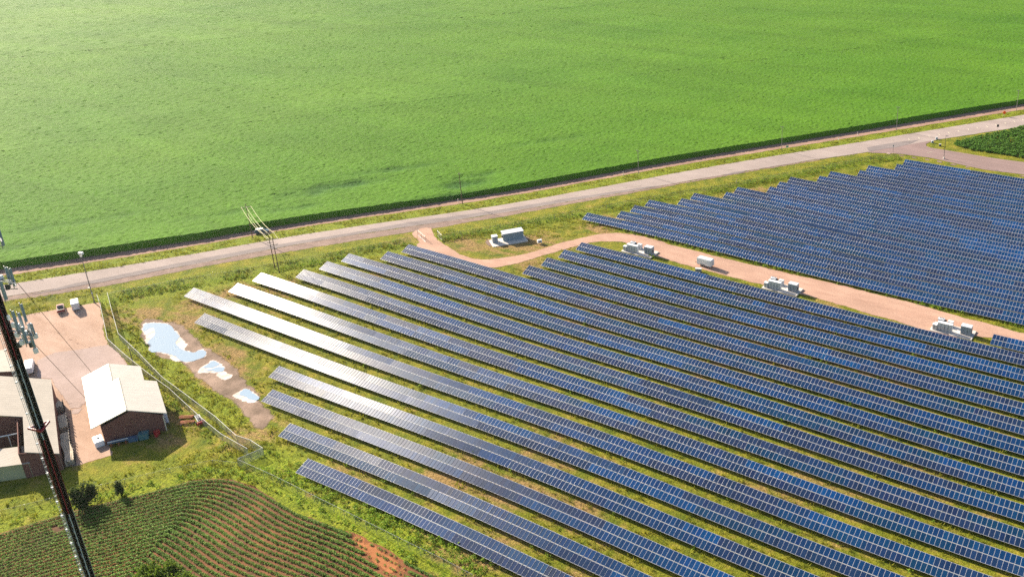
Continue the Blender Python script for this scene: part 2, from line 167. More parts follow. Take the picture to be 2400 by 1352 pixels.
def dirt(name, lo, hi, sc=.25, streak=None, bump=.4, fade=0., fn=.6):
    t = NT(name); t.set(Roughness=.95, Specular_IOR_Level=.15)
    a = t.noise(sc, 6, .65, stretch=streak); b = t.noise(2.2, 5, .7); c = t.noise(.06, 4)
    col = t.mix(t.ramp(a, (.3, 0.), (.7, 1.)), lo, hi); col = t.mix(.45, col, t.ramp(b, (.25, .6), (.75, 1.3)), 'MULTIPLY'); col = t.mix(.5, col, t.ramp(c, (.3, .75), (.7, 1.15)), 'MULTIPLY')
    t.color(col); t.bump(b, bump, .15)
    if fade:
        e = t.math('DIVIDE', t.attr('edge').outputs['Fac'], fade); m_ = t.math('ADD', e, t.math('MULTIPLY', t.math('SUBTRACT', t.noise(fn, 5, .65), .5), 2.2))
        t.l.new(t.ramp(m_, (.3, 0.), (.75, 1.)), t.b.inputs['Alpha'])
    return t.m
RD = math.atan2(.817, .577)
M['road'] = dirt('road_asphalt', (.28, .225, .20), (.36, .295, .265), .15, ((.1, 1, 1), -RD), .1)
M['patch'] = dirt('road_dark_asphalt', (.175, .145, .138), (.235, .20, .19), .3, ((.1, 1, 1), -RD), .1)
M['side'] = dirt('side_road_asphalt', (.22, .155, .14), (.27, .19, .175), .2, ((.15, 1, 1), .3), .1)
M['shoulder'] = dirt('shoulder_gravel', (.16, .11, .09), (.27, .19, .155), .4, None, .4, .7)
M['track'] = dirt('track_dirt', (.25, .15, .11), (.36, .23, .175), .3, ((.08, 1, 1), -RD), .4, .35)
M['gravel'] = dirt('gravel', (.36, .215, .155), (.47, .30, .22), .35, ((.25, 1, 1), 0), .4, .55)
M['yard'] = dirt('yard_gravel', (.34, .215, .15), (.47, .32, .24), .3, ((.3, 1, 1), .6), .3, .6)
M['yardc'] = dirt('yard_concrete', (.33, .245, .21), (.41, .31, .275), .2, None, .1, .5)
M['mud'] = dirt('pond_mud', (.13, .09, .062), (.32, .225, .17), .22, None, .5, 1.3, .4)
M['crust'] = dirt('salt_crust', (.50, .38, .30), (.82, .74, .68), .3, None, .4, .75, .8)
M['soil'] = dirt('bean_soil', (.05, .033, .018), (.26, .10, .04), .07)  # dark tone puts the shade between bean rows into the soil colour
M['redsoil'] = dirt('red_soil', (.27, .10, .035), (.42, .165, .065), .4, None, .4, 1.1, .5)
M['water'] = NT('pond_water').set(Roughness=.12, IOR=1.33).color((.22, .31, .40)).m
M['concrete'] = plain('concrete', (.55, .50, .45), .85, .15, .8)
M['paint_w'] = plain('road_paint', (.60, .54, .40), .7, .15, 2)
M['asphalt_line'] = plain('worn_paint', (.5, .45, .34), .7, .2, 2)
# crops
t = NT('corn'); t.set(Roughness=.9, Specular_IOR_Level=.06)
a = t.noise(.010, 5, .6); b = t.noise(.05, 5, .6, stretch=((.12, 1, 1), .0), dist=.6); c = t.noise(.8, 5, .85)
col = t.mix(t.ramp(a, (.3, 0.), (.7, 1.)), (.054, .144, .008), (.084, .182, .012)); col = t.mix(.75, col, t.ramp(b, (.3, .8), (.7, 1.12)), 'MULTIPLY'); col = t.mix(.7, col, t.ramp(c, (.3, .5), (.7, 1.5)), 'MULTIPLY')
col = t.mix(t.math('MULTIPLY', t.attr('thin').outputs['Fac'], .75), col, (.02, .075, .012)); t.color(col); M['corn'] = t.m
def leaf(name, lo, hi, sc=1.2):
    t = NT(name); t.set(Roughness=.8, Specular_IOR_Level=.2); n = t.noise(sc, 4, .7); n2 = t.noise(.12, 4)
    col = t.mix(t.ramp(n, (.3, 0.), (.7, 1.)), lo, hi); c_ = t.mix(.6, col, t.ramp(n2, (.3, .65), (.7, 1.25)), 'MULTIPLY'); t.color(c_); t.translucent(c_, .4); return t.m
M['bean'] = leaf('bean_leaf', (.10, .20, .03), (.21, .32, .055)); M['grass'] = leaf('grass_blade', (.17, .19, .015), (.34, .33, .03))
M['weed'] = leaf('weed_leaf', (.10, .20, .012), (.26, .36, .025)); M['tree'] = leaf('tree_leaf', (.03, .055, .015), (.09, .12, .03))
M['east'] = leaf('east_crop', (.06, .16, .015), (.12, .24, .03)); M['bark'] = plain('bark', (.10, .07, .05), .9)
M['shrub'] = leaf('shrub_leaf', (.07, .13, .012), (.16, .22, .025))
# solar panels
def panel_mat(name, mode):
    t = NT(name); t.set(Roughness=.3, IOR=1.5, Specular_IOR_Level=.3)
    if mode == 'obj': o = t.n.new('ShaderNodeObjectInfo'); c = o.outputs['Color']; al = o.outputs['Alpha']
    else: a = t.attr('tint'); c = a.outputs['Color']; al = a.outputs['Alpha']
    t.color(c); t.l.new(al, t.b.inputs['Roughness']); return t.m
M['cell'] = panel_mat('solar_cell', 'obj'); M['cells'] = panel_mat('solar_cell_run', 'attr')
M['alu'] = NT('aluminium_frame').set(Roughness=.4, Metallic=0.).color((.48, .48, .52)).m
M['steel'] = plain('galvanised_steel', (.32, .33, .34), .5, .15, 2, metal=.6)
# buildings, equipment
def roofmat(name, c, d, pitch, rough=.45, spec=.6):
    t = NT(name); t.set(Roughness=rough, Specular_IOR_Level=spec)
    dp = t.n.new('ShaderNodeVectorMath'); dp.operation = 'DOT_PRODUCT'; t.l.new(t.tc.outputs['Object'], dp.inputs[0]); dp.inputs[1].default_value = d
    w = t.math('FRACT', t.math('DIVIDE', dp.outputs['Value'], pitch)); rib = t.ramp(w, (.0, .72), (.08, 1.), (.9, 1.), (.97, .72))
    n = t.noise(.5, 4); t.color(t.mix(1., t.mix(t.ramp(n, (.3, 0.), (.7, 1.)), mul(c, .9), mul(c, 1.06)), rib, 'MULTIPLY')); t.bump(rib, .35, .06); return t.m
t = NT('brick'); t.set(Roughness=.9, Specular_IOR_Level=.15); a = t.noise(3.2, 2, .8); b = t.noise(.3, 3)
t.color(t.mix(.6, t.ramp(a, (.3, (.10, .045, .038)), (.7, (.22, .10, .08))), t.ramp(b, (.3, .8), (.7, 1.15)), 'MULTIPLY')); M['brick'] = t.m
M['roof'] = roofmat('ribbed_metal_roof', (.52, .475, .40), (-.913, .407, 0), .9, .4); M['roof2'] = roofmat('ribbed_metal_roof_flat', (.43, .38, .315), (-.91, .41, 0), 1.0, .75, .2)
M['trim'] = plain('pale_trim', (.62, .56, .42), .6, .1); M['ywall'] = plain('pale_green_siding', (.36, .37, .22), .8, .12, .6)
M['white'] = plain('white_paint', (.78, .78, .78), .4, .06, 1); M['offwhite'] = plain('weathered_white', (.62, .62, .60), .5, .15, 1)
M['grey'] = plain('grey_cabinet', (.30, .33, .36), .5, .12, 1.2); M['lgrey'] = plain('light_grey_cabinet', (.52, .54, .57), .5, .12, 1.2)
M['dark'] = plain('dark_metal', (.05, .055, .06), .5, .3, 2); M['black'] = plain('black_rubber', (.02, .02, .02), .7, .2, 2)
M['blueg'] = plain('blue_grey_siding', (.22, .29, .33), .55, .1, .8); M['glass'] = NT('tinted_glass').set(Roughness=.08).color((.03, .04, .05)).m
M['wood'] = plain('weathered_wood', (.50, .42, .32), .9, .35, 3); M['pole'] = plain('pole_wood', (.12, .075, .05), .9, .3, 2); M['greypole'] = plain('grey_pole_wood', (.22, .20, .18), .9, .25, 2)
M['red'] = plain('red_paint', (.42, .03, .03), .45, .2, 1); M['maroon'] = plain('maroon_car_paint', (.20, .015, .02), .25, .1, 1); M['teal'] = plain('dark_teal_car_paint', (.06, .11, .13), .25, .1, 1)
M['orange'] = plain('orange_sign', (.9, .13, .01), .5, .05); M['green'] = plain('green_sign', (.02, .25, .16), .5, .1); M['blue'] = plain('blue_plastic', (.05, .13, .22), .6, .2)
M['tealbin'] = plain('teal_plastic', (.07, .18, .19), .6, .2); M['rust'] = plain('orange_rust_steel', (.38, .12, .05), .8, .3, 2); M['antenna'] = plain('antenna_radome', (.22, .29, .33), .45, .08)
M['mast_red'] = plain('mast_red_paint', (.20, .012, .03), .45, .2); M['mast_white'] = plain('mast_white_paint', (.34, .40, .42), .5, .1); M['cable'] = plain('black_cable', (.012, .012, .014), .5, .2)
M['wire'] = plain('bright_conductor', (.85, .76, .50), .35, .05)
def mesh_wire(name, c, a):
    t = NT(name); t.set(Roughness=.5); t.color(c); t.b.inputs['Alpha'].default_value = a; return t.m
M['mesh'] = mesh_wire('chain_link', (.16, .18, .17), .2); M['vmesh'] = mesh_wire('fence_slats', (.40, .40, .34), .5)
# ------------------------------------------------------------------ ground sheets
def inpoly(px, py, P):
    px = np.asarray(px); py = np.asarray(py); r = np.zeros(px.shape, bool); n = len(P)
    for i in range(n):
        x0, y0 = P[i]; x1, y1 = P[i - 1]
        if y0 == y1: continue
        c = ((y0 > py) != (y1 > py)) & (px < (x1 - x0) * (py - y0) / (y1 - y0) + x0); r ^= c
    return r
def resample(P, step, closed=True, smooth=0):
    P = [Vector(p[:2]) for p in P]
    for _ in range(smooth):
        Q = []; n = len(P)
        for i in range(n if closed else n - 1): a, b = P[i], P[(i + 1) % n]; Q += [a * .75 + b * .25, a * .25 + b * .75]
        P = Q if closed else [P[0]] + Q + [P[-1]]
    out = []; n = len(P)
    for i in range(n if closed else n - 1):
        a, b = P[i], P[(i + 1) % n]; k = max(1, int((b - a).length / step))
        out += [a.lerp(b, j / k) for j in range(k)]
    if not closed: out.append(P[-1])
    return out
def sheet(name, poly, m, dz, step=2., grid=4., jit=0., smooth=0, kind='structure'):
    B = resample(poly, step, True, smooth); n = len(B)
    if jit:
        ph = rng.random(6) * 6.28
        B = [p + Vector((jit * (math.sin(i * .9 + ph[0]) * .4 + rng.normal() * .5), jit * (math.sin(i * .53 + ph[1]) * .5 + rng.normal() * .5))) for i, p in enumerate(B)]
    bx = np.array([p.x for p in B]); by = np.array([p.y for p in B])
    gx, gy = np.meshgrid(np.arange(bx.min(), bx.max(), grid), np.arange(by.min(), by.max(), grid)); gx = gx.ravel(); gy = gy.ravel()
    ins = inpoly(gx, gy, list(zip(bx, by))); I = [Vector((a, b)) for a, b in zip(gx[ins], gy[ins])]
    vs, _, fs, *_r = geometry.delaunay_2d_cdt(B + I, [(i, (i + 1) % n) for i in range(n)], [list(range(n))], 2, 1e-4)
    xs = np.array([v.x for v in vs]); ys = np.array([v.y for v in vs]); zs = terr_a(xs, ys) + dz
    me = bpy.data.meshes.new(name); me.from_pydata(list(zip(xs, ys, zs)), [], [tuple(f) for f in fs]); me.materials.append(m); me.update()
    for p in me.polygons:
        if p.normal.z < 0: p.flip()
    ed_ = np.array([np.min((bx - a) ** 2 + (by - c) ** 2) ** .5 for a, c in zip(xs, ys)]); ed_[ed_ < .02] = 0
    a = me.attributes.new('edge', 'FLOAT', 'POINT'); a.data.foreach_set('value', ed_.astype(np.float32))
    o = link(name, me); o['kind'] = kind; return o
def line_at(k): return [tuple(p) for p in DATA[k]]
def band(a, b): return line_at(a) + line_at(b)[::-1]
# ground mesh: fine in the middle, coarse to the horizon
gx = np.concatenate([[-6000, -3000, -1500, -900, -650], np.arange(-500, 81, 3.5), [140, 260, 600, 1500, 4000]])
gy = np.concatenate([[-3000, -900, -300, -80], np.arange(-10, 471, 3.5), [520, 600, 800, 1200, 2500, 6000]])
X, Y = np.meshgrid(gx, gy); Z = terr_a(X, Y); nx, ny = len(gx), len(gy)
ii, jj = np.meshgrid(np.arange(nx - 1), np.arange(ny - 1)); q = (jj * nx + ii).ravel(); F = np.stack([q, q + 1, q + nx + 1, q + nx], 1)
def blobs(lst):
    a = np.zeros(X.shape)
    for x, y, r, s in lst: a = np.maximum(a, s * np.exp(-((X - x) ** 2 + (Y - y) ** 2) / (2 * r * r))) if s > 0 else a * (1 + s * np.exp(-((X - x) ** 2 + (Y - y) ** 2) / (2 * r * r)))
    return a
def seglist(k, off, r, s, step=4):
    P = resample(line_at(k), step, False); out = []
    for a, b in zip(P[:-1], P[1:]):
        n = Vector((-(b - a).y, (b - a).x)).normalized(); c = a + n * off; out.append((c.x, c.y, r, s))
    return out
lushL = seglist('fence_north', -1, 4.5, .9) + seglist('fence_north2', 0, 3.5, .8) + seglist('fence_mid', 1, 3.5, 1.) + seglist('fence_mid', 6, 3., .8) + seglist('fence_path', -3, 2.5, .8) + seglist('fence_path', 3, 2.5, .4) + seglist('fence_outer', 3.5, 3., .8) + seglist('track_edge', -4.5, 3.5, .75) + seglist('bean_outer', 3, 2.5, .8)
dryL = [(-262, 141, 4, .8), (-255, 131, 5, .7), (-258, 150, 4, .8), (-218, 119, 5, .75), (-228, 125, 5, .7), (-246, 158, 3.5, .8), (-225, 180, 3, .6), (-240, 206, 4, .5), (-209, 219, 7, .5), (-222, 216, 4, .7), (-216, 213, 4, .6), (-200, 226, 8, .6), (-186, 253, 6, .7), (-175, 266, 5, .7), (-188, 212, 4, .6), (-162, 290, 6, .7), (-150, 308, 6, .7), (-140, 322, 5, .6), (-202, 216, 5, .4), (-186, 232, 5, .5),
        (-270, 128, 4, .7), (-278, 122, 5, .5), (-130, 116, 7, .6), (-116, 117, 8, .5), (-100, 120, 6, .5), (-150, 104, 6, .4), (-186, 105, 5, .5), (-120, 133, 8, .45), (-150, 196, 14, .45), (-100, 200, 18, .5), (-70, 205, 15, .5), (-90, 218, 15, .55), (-206, 96, 5, .5), (-214, 99, 4, .5), (-110, 100, 7, .5), (-90, 107, 6, .4), (-60, 150, 12, .35), (-40, 165, 12, .3)]
base_dry = .18 + 0 * X
ground = npmesh('ground', np.stack([X.ravel(), Y.ravel(), Z.ravel()], 1), F, M['meadow'], attr={'lush': ('POINT', blobs(lushL).ravel()), 'dry': ('POINT', np.maximum(blobs(dryL) * 1.3, 0).ravel() + .17)}, smooth=True)
ground['kind'] = 'structure'
sheet('dirt_track', band('corn_edge', 'track_edge'), M['track'], .03, 2.5, 1.8, .25)
sheet('road_shoulder', band('road_far', 'shoulder_near')[:0] or (line_at('road_near')[:7] + line_at('shoulder_near')[::-1]), M['shoulder'], .03, 2.5, 1.2, .3)
sheet('road', band('road_far', 'road_near'), M['road'], .06, 3, 6, .12)
sheet('road_patch', line_at('strip_dark'), M['patch'], .085, 2, 1.5, .2)
sheet('road_patch', line_at('strip_dark2'), M['patch'], .085, 2, 5, .1)
sheet('side_road', line_at('side_road'), M['side'], .075, 2.5, 6, .1)
sheet('road_patch', line_at('dark_patch'), M['patch'], .10, 2, 5, .2)
sheet('side_road_shoulder', line_at('side_shoulder'), M['shoulder'], .045, 2.5, 6, .2)
sheet('pavement', line_at('sidewalk'), M['yardc'], .10, 2, 4)
sheet('gravel_road', line_at('gravel'), M['gravel'], .05, 2, 1.8, .3, 1)
sheet('yard', line_at('yard'), M['yard'], .04, 2.5, 2, .25)
sheet('yard_paving', line_at('yard_concrete'), M['yardc'], .08, 2.5, 4, .1)
sheet('pond_bed', line_at('mud'), M['mud'], .035, 1., 1.2, .35, 1)
for k in ('crust1', 'crust2', 'crust3'): sheet('salt_crust', line_at(k), M['crust'], .065, .6, .8, .22, 1)
for k in ('water1', 'water2', 'water2b', 'water3'): sheet('pond_water', line_at(k), M['water'], .095, .5, 3, .16, 1)
for x, y, r in DATA['islets']:
    sheet('salt_islet', [(x + r * (1.3 if k % 2 else .7) * math.cos(k * .785), y + r * (1. if k % 3 else .6) * math.sin(k * .785)) for k in range(8)], M['crust'], .12, .4, 3, .12, 1)
sheet('bean_soil', line_at('bean_field'), M['soil'], .03, 2.5, 4, .4)
sheet('bare_soil', line_at('bare'), M['redsoil'], .06, 1.5, 1.5, .5, 1)
for k in DATA['tracks']: sheet('tyre_track', k, M['track'], .075, 1.2, 4, .12)
for d in DATA['dashes']:
    dx, dy = _f.x, _f.y; L = math.hypot(dx, dy); dx, dy = dx / L, dy / L; x, y = d
    o = sheet('road_marking', [(x - .15 * dy - 1.3 * dx, y + .15 * dx - 1.3 * dy), (x + .15 * dy - 1.3 * dx, y - .15 * dx - 1.3 * dy), (x + .15 * dy + 1.3 * dx, y - .15 * dx + 1.3 * dy), (x - .15 * dy + 1.3 * dx, y + .15 * dx + 1.3 * dy)], M['paint_w'], .115, 2, 9)
for x, y in DATA['dashes_mid'] + DATA['arrows']:
    dx, dy = .577, .817
    sheet('road_marking', [(x - .15 * dy - 1.5 * dx, y + .15 * dx - 1.5 * dy), (x + .15 * dy - 1.5 * dx, y - .15 * dx - 1.5 * dy), (x + .15 * dy + 1.5 * dx, y - .15 * dx + 1.5 * dy), (x - .15 * dy + 1.5 * dx, y + .15 * dx + 1.5 * dy)], M['asphalt_line'], .115, 2, 9)

# ------------------------------------------------------------------ corn field
ED = [Vector(p) for p in DATA['corn_edge']]
e0 = ED[1]; ed = (ED[6] - ED[1]).normalized(); en = Vector((-ed.y, ed.x))
es = np.array([(p - e0).dot(ed) for p in ED]); eo = np.array([(p - e0).dot(en) for p in ED])
def corn_grid(s0, s1, t0, t1, st, hm, jit, edge=False):
    S = np.arange(s0, s1, st); Tt = np.arange(t0, t1 + st * .5, st)
    if edge: Tt = np.concatenate([[-.55, -.5], Tt])
    s, t = np.meshgrid(S, Tt); sh = s.shape
    s = s + rng.normal(0, .18 * st, sh); tj = t + rng.normal(0, .18 * st, sh)
    if edge: tj[:3] = t[:3] + rng.normal(0, .22, sh)[:3]
    fade = np.exp(-np.maximum(tj, 0) / 60.)
    off = np.interp(s, es, eo) * fade
    x = e0.x + ed.x * s + en.x * (tj + off); y = e0.y + ed.y * s + en.y * (tj + off)
    z = terr_a(x, y) + hm + rng.normal(0, jit, sh) + .12 * np.sin(s * .035 + np.sin(t * .05) * 2) + .1 * np.sin(t * .11 + s * .02)
    if edge: z[0] = terr_a(x[0], y[0]) - .2; z[1] = terr_a(x[1], y[1]) + hm * .55 + rng.normal(0, .2, sh[1])
    nt, ns = sh; a, b = np.meshgrid(np.arange(ns - 1), np.arange(nt - 1)); q = (b * ns + a).ravel()
    return np.stack([x.ravel(), y.ravel(), z.ravel()], 1), np.stack([q, q + 1, q + ns + 1, q + ns], 1)
Vs, Fs, o = [], [], 0
for args in ((-90, 640, 0, 150, .7, 2.3, .10, True), (-130, 780, 148.6, 400, 1.0, 2.3, .12), (-260, 900, 398.2, 1000, 1.9, 2.3, .17), (-700, 1300, 992, 2400, 12, 2.3, .5)):
    v, f = corn_grid(*args); Vs.append(v); Fs.append(f + o); o += len(v)
CV = np.concatenate(Vs); thin = np.zeros(len(CV))
for x, y, a_, b_, s_ in DATA['thin_corn']:
    dx, dy = CV[:, 0] - x, CV[:, 1] - y; thin = np.maximum(thin, s_ * np.exp(-((dx * ed.x + dy * ed.y) / a_) ** 2 - ((dx * en.x + dy * en.y) / b_) ** 2))
thin *= .6 + .8 * np.clip(np.sin(CV[:, 0] * .35) * np.sin(CV[:, 1] * .3) + .5, 0, 1); thin = np.clip(thin, 0, 1); CV[:, 2] -= thin * .7
tag(npmesh('corn_field', CV, np.concatenate(Fs), M['corn'], attr={'thin': ('POINT', thin)}), 'wide bright green corn field filling the land beyond the road', 'crop field', kind='stuff')
# ------------------------------------------------------------------ scattered foliage helpers
def clump_template(n, r, h, w, seed, up=.8):
    g = np.random.default_rng(seed); V = []; F = []
    for k in range(n):
        a = g.random() * 6.283; rr = r * math.sqrt(g.random()); c = np.array([rr * math.cos(a), rr * math.sin(a), h * (.35 + .65 * g.random()) * (1 - .5 * (rr / r) ** 2)])
        d = np.array([math.cos(a + g.normal() * .6), math.sin(a + g.normal() * .6), g.normal() * .35]); d /= np.linalg.norm(d)
        s = np.cross(d, [0, 0, 1.]) + g.normal(size=3) * up * .5; s /= np.linalg.norm(s); l = w * (1 + .5 * g.random()); i = len(V)
        V += [c - s * l * .45, c + d * l * .6 - s * l * .1, c + s * l * .45, c - d * l * .6]; F.append((i, i + 1, i + 2, i + 3))
    return np.array(V), np.array(F)
def blade_template(n, r, h, w, seed):
    g = np.random.default_rng(seed); V = []; F = []
    for k in range(n):
        a = g.random() * 6.283; b = np.array([r * .5 * g.normal(), r * .5 * g.normal(), -.05]); t = b + np.array([math.cos(a) * r * .9, math.sin(a) * r * .9, h * (.6 + .6 * g.random())])
        s = np.array([-math.sin(a), math.cos(a), 0]) * w; i = len(V); V += [b - s, b + s, t + s * .6, t - s * .6]; F.append((i, i + 1, i + 2, i + 3))
    return np.array(V), np.array(F)
def scatter(name, pts, temps, smin, smax, m, label, cat, zoff=0.):
    pts = np.asarray(pts); n = len(pts); Vs = []; Fs = []; o = 0; z = terr_a(pts[:, 0], pts[:, 1]) + zoff; which = rng.integers(0, len(temps), n)
    for k, (tv, tf) in enumerate(temps):
        idx = np.where(which == k)[0]
        if not len(idx): continue
        a = rng.random(len(idx)) * 6.283; s = smin + (smax - smin) * rng.random(len(idx)) ** 1.5
        if pts.shape[1] > 2: s = s * pts[idx, 2]
        c, sn = np.cos(a) * s, np.sin(a) * s
        x = c[:, None] * tv[None, :, 0] - sn[:, None] * tv[None, :, 1] + pts[idx, 0][:, None]; y = sn[:, None] * tv[None, :, 0] + c[:, None] * tv[None, :, 1] + pts[idx, 1][:, None]
        zz = s[:, None] * tv[None, :, 2] + z[idx][:, None]
        Vs.append(np.stack([x, y, zz], 2).reshape(-1, 3)); nv = len(tv); Fs.append((tf[None] + (np.arange(len(idx)) * nv)[:, None, None]).reshape(-1, 4) + o); o += nv * len(idx)
    return tag(npmesh(name, np.concatenate(Vs), np.concatenate(Fs), m), label, cat, kind='stuff')
def vnoise(x, y, sc, seed=0):
    x = np.asarray(x) * sc + seed * 17.3; y = np.asarray(y) * sc + seed * 9.1
    return .5 + .25 * (np.sin(x + 1.7 * np.sin(y * .9)) + np.sin(1.3 * y + 1.9 * np.sin(x * .7 + 1)))
def rnd_poly(poly, dens):
    P = np.array(poly); lo = P.min(0); hi = P.max(0); n = int((hi - lo).prod() * dens); a = lo + (hi - lo) * rng.random((n, 2)); return a[inpoly(a[:, 0], a[:, 1], poly)]
def rnd_band(k, o0, o1, dens):
    P = resample(line_at(k), 1.5, False); out = []
    for a, b in zip(P[:-1], P[1:]):
        d = b - a; L = d.length; n = Vector((-d.y, d.x)).normalized(); m = rng.poisson(L * abs(o1 - o0) * dens)
        for _ in range(m): p = a + d * rng.random() + n * (o0 + (o1 - o0) * rng.random()); out.append((p.x, p.y))
    return np.array(out)
BT = [clump_template(16, .30, .46, .19, k) for k in range(5)]; GT = [blade_template(7, .35, .5, .05, k) for k in range(5)]; WT = [clump_template(12, .5, .95, .28, 20 + k, 1.6) for k in range(5)]
# bean rows: nested curves following the field's rounded headland
outer = resample(line_at('bean_outer'), .8, False, 3); OA = np.array([(p.x, p.y) for p in outer]); tan = np.gradient(OA, axis=0); tan /= np.linalg.norm(tan, axis=1)[:, None]; nin = np.stack([tan[:, 1], -tan[:, 0]], 1)
pts = []; bare = line_at('bare')
for k in range(60):
    dist = .2 + k * 1.27; P = OA + nin * dist; keep = np.array([np.min((OA[:, 0] - a) ** 2 + (OA[:, 1] - b) ** 2) > (dist - .25) ** 2 for a, b in P]); P = P[keep]
    if len(P) < 3: continue
    seg = np.linalg.norm(np.diff(P, axis=0), axis=1); cum = np.concatenate([[0], np.cumsum(seg)]); u = np.arange(0, cum[-1], .33)
    x = np.interp(u, cum, P[:, 0]); y = np.interp(u, cum, P[:, 1]); j = np.searchsorted(cum, u).clip(1, len(seg)); ok = seg[j - 1] < 3.
    x, y = x[ok] + rng.normal(0, .06, ok.sum()), y[ok] + rng.normal(0, .06, ok.sum())
    s = .85 + .3 * vnoise(x, y, .11, 2); gap = vnoise(x, y, .16, 5) + .25 * vnoise(x, y, .7, 3)
    inb = inpoly(x, y, bare); s = np.where(inb, s * .8, s); s = np.where(k >= 24, s * .8, s); ok = (gap > .06) & ((~inb) | (rng.random(len(x)) < .28)) & inpoly(x, y, DATA['bean_field'])
    pts.append(np.stack([x[ok], y[ok], s[ok]], 1))
scatter('bean_rows', np.concatenate(pts), BT, 1.0, 1.3, M['bean'], 'curving rows of low bean plants on red soil beside the lattice mast', 'crop field')
# second crop at the right edge
ep = rnd_poly(line_at('bean_east'), 1.1); ep = ep[(ep[:, 0] < -20) & (ep[:, 1] < 520)]
scatter('crop_plants', ep, BT, 2.2, 3.2, M['east'], 'dark green crop patch in the corner between main road and side road', 'crop field')
# grass and weeds
gp = [rnd_band('track_edge', -.6, -8.5, 1.0), rnd_band('fence_north', -4, 5, 1.2), rnd_band('fence_north2', -4, 6, .9), rnd_band('fence_outer', 1, 6, 1.), rnd_band('fence_path', -6, 6, .9), rnd_band('fence_inner', -3.2, 3, .8), rnd_poly(line_at('near_grass'), .9)]
SR = DATA['rows']
for r, (y, x0, x1) in SR.items():
    n = int((x1 - x0 + 16) * 7 * .55); a = np.stack([x0 - 6 + (x1 - x0 + 14) * rng.random(n), y - 4.9 + 6.2 * rng.random(n)], 1); gp.append(a)
gp += [rnd_poly([(-262, 110), (-225, 95), (-200, 110), (-196, 118), (-250, 133), (-285, 125)], .7), rnd_poly([(-214, 96), (-196, 92), (-170, 78), (-160, 98), (-190, 112)], .8), rnd_poly([(-238, 208), (-195, 234), (-180, 250), (-190, 256), (-240, 216)], .8)]
gp = np.concatenate(gp)
def clear(p):
    bad = np.zeros(len(p), bool)
    for k in ('road', ): pass
    for poly in (band('road_far', 'road_near'), line_at('side_road'), line_at('gravel'), line_at('yard'), line_at('mud'), line_at('bean_field'), band('corn_edge', 'track_edge')): bad |= inpoly(p[:, 0], p[:, 1], poly)
    return p[~bad]
gp = clear(gp); gp = gp[vnoise(gp[:, 0], gp[:, 1], .3, 4) + .3 * rng.random(len(gp)) > .45]
scatter('grass', gp, GT, .6, 1.5, M['grass'], 'rough grass growing along the verges and between the panel rows', 'grass')
wp = [rnd_band('fence_mid', 1, 7.5, 1.5), rnd_band('fence_mid', -.5, -2.5, .6), rnd_band('fence_north', -3.5, -.5, .9), rnd_band('fence_north', .5, 4, .6), rnd_band('fence_north2', -2.5, 3, .8), rnd_band('fence_path', -5, -1.5, .7), rnd_band('fence_inner', -2.6, -.4, .5)]
wp += [np.stack([SR[101][1] + 2 + 170 * rng.random(240), SR[101][0] - 2.7 + .9 * rng.random(240)], 1), np.stack([-120 + rng.normal(0, 3, 60), 236.3 + rng.random(60)], 1), np.stack([-155 + rng.normal(0, 1.2, 22), 237.5 + rng.random(22) * 2.5], 1)]
for r in SR:
    if r < 18 and r % 2 == 0: n = 26; wp.append(np.stack([SR[r][1] + (SR[r][2] - SR[r][1]) * rng.random(n), SR[r][0] - 2.3 + rng.random(n)], 1))
wp = clear(np.concatenate(wp)); wp = wp[vnoise(wp[:, 0], wp[:, 1], .22, 8) + .3 * rng.random(len(wp)) > .42]
scatter('weeds', wp, WT, .55, 1.25, M['weed'], 'tall leafy weeds along the fences and under the panel rows', 'weeds')
# ------------------------------------------------------------------ solar panel rows
TILT, ZC, PW, PL = CAM['tilt'], 1.6, 1.01, 1.956
ix, iy = .473, .935; ox, oy = .497, PL / 2
PV = np.array([(-ox, -oy, 0), (ox, -oy, 0), (ox, oy, 0), (-ox, oy, 0), (-ix, -iy, 0), (ix, -iy, 0), (ix, iy, 0), (-ix, iy, 0), (-ox, -oy, -.045), (ox, -oy, -.045), (ox, oy, -.045), (-ox, oy, -.045)])
PF = np.array([(4, 5, 6, 7), (0, 1, 5, 4), (1, 2, 6, 5), (2, 3, 7, 6), (3, 0, 4, 7), (8, 9, 1, 0), (9, 10, 2, 1), (10, 11, 3, 2), (11, 8, 0, 3), (11, 10, 9, 8)]); PM = np.array([0] + [1] * 9)
pme = bpy.data.meshes.new('solar_panel'); pme.from_pydata([tuple(p) for p in PV], [], [tuple(map(int, f)) for f in PF]); pme.materials.append(M['cell']); pme.materials.append(M['alu']); pme.polygons.foreach_set('material_index', PM); pme.update()
PAL = [(.004, .040, .135), (.004, .036, .115), (.003, .050, .165), (.009, .030, .085), (.004, .038, .10), (.012, .030, .085), (.006, .034, .105), (.004, .042, .125), (.004, .038, .12), (.010, .034, .10)]
O3 = np.array([0, 0, CAM['H']]); Xa, Ya, Fa = np.array(_x), np.array(_y), np.array(_f); CXp = 1200 - CAM['sx'] * 2400; CYp = 676 + CAM['sy'] * 2400
def px_of(P): d = np.asarray(P) - O3; z = d @ Fa; return CXp + CAM['f'] * (d @ Xa) / z, CYp - CAM['f'] * (d @ Ya) / z, np.linalg.norm(d, axis=-1)
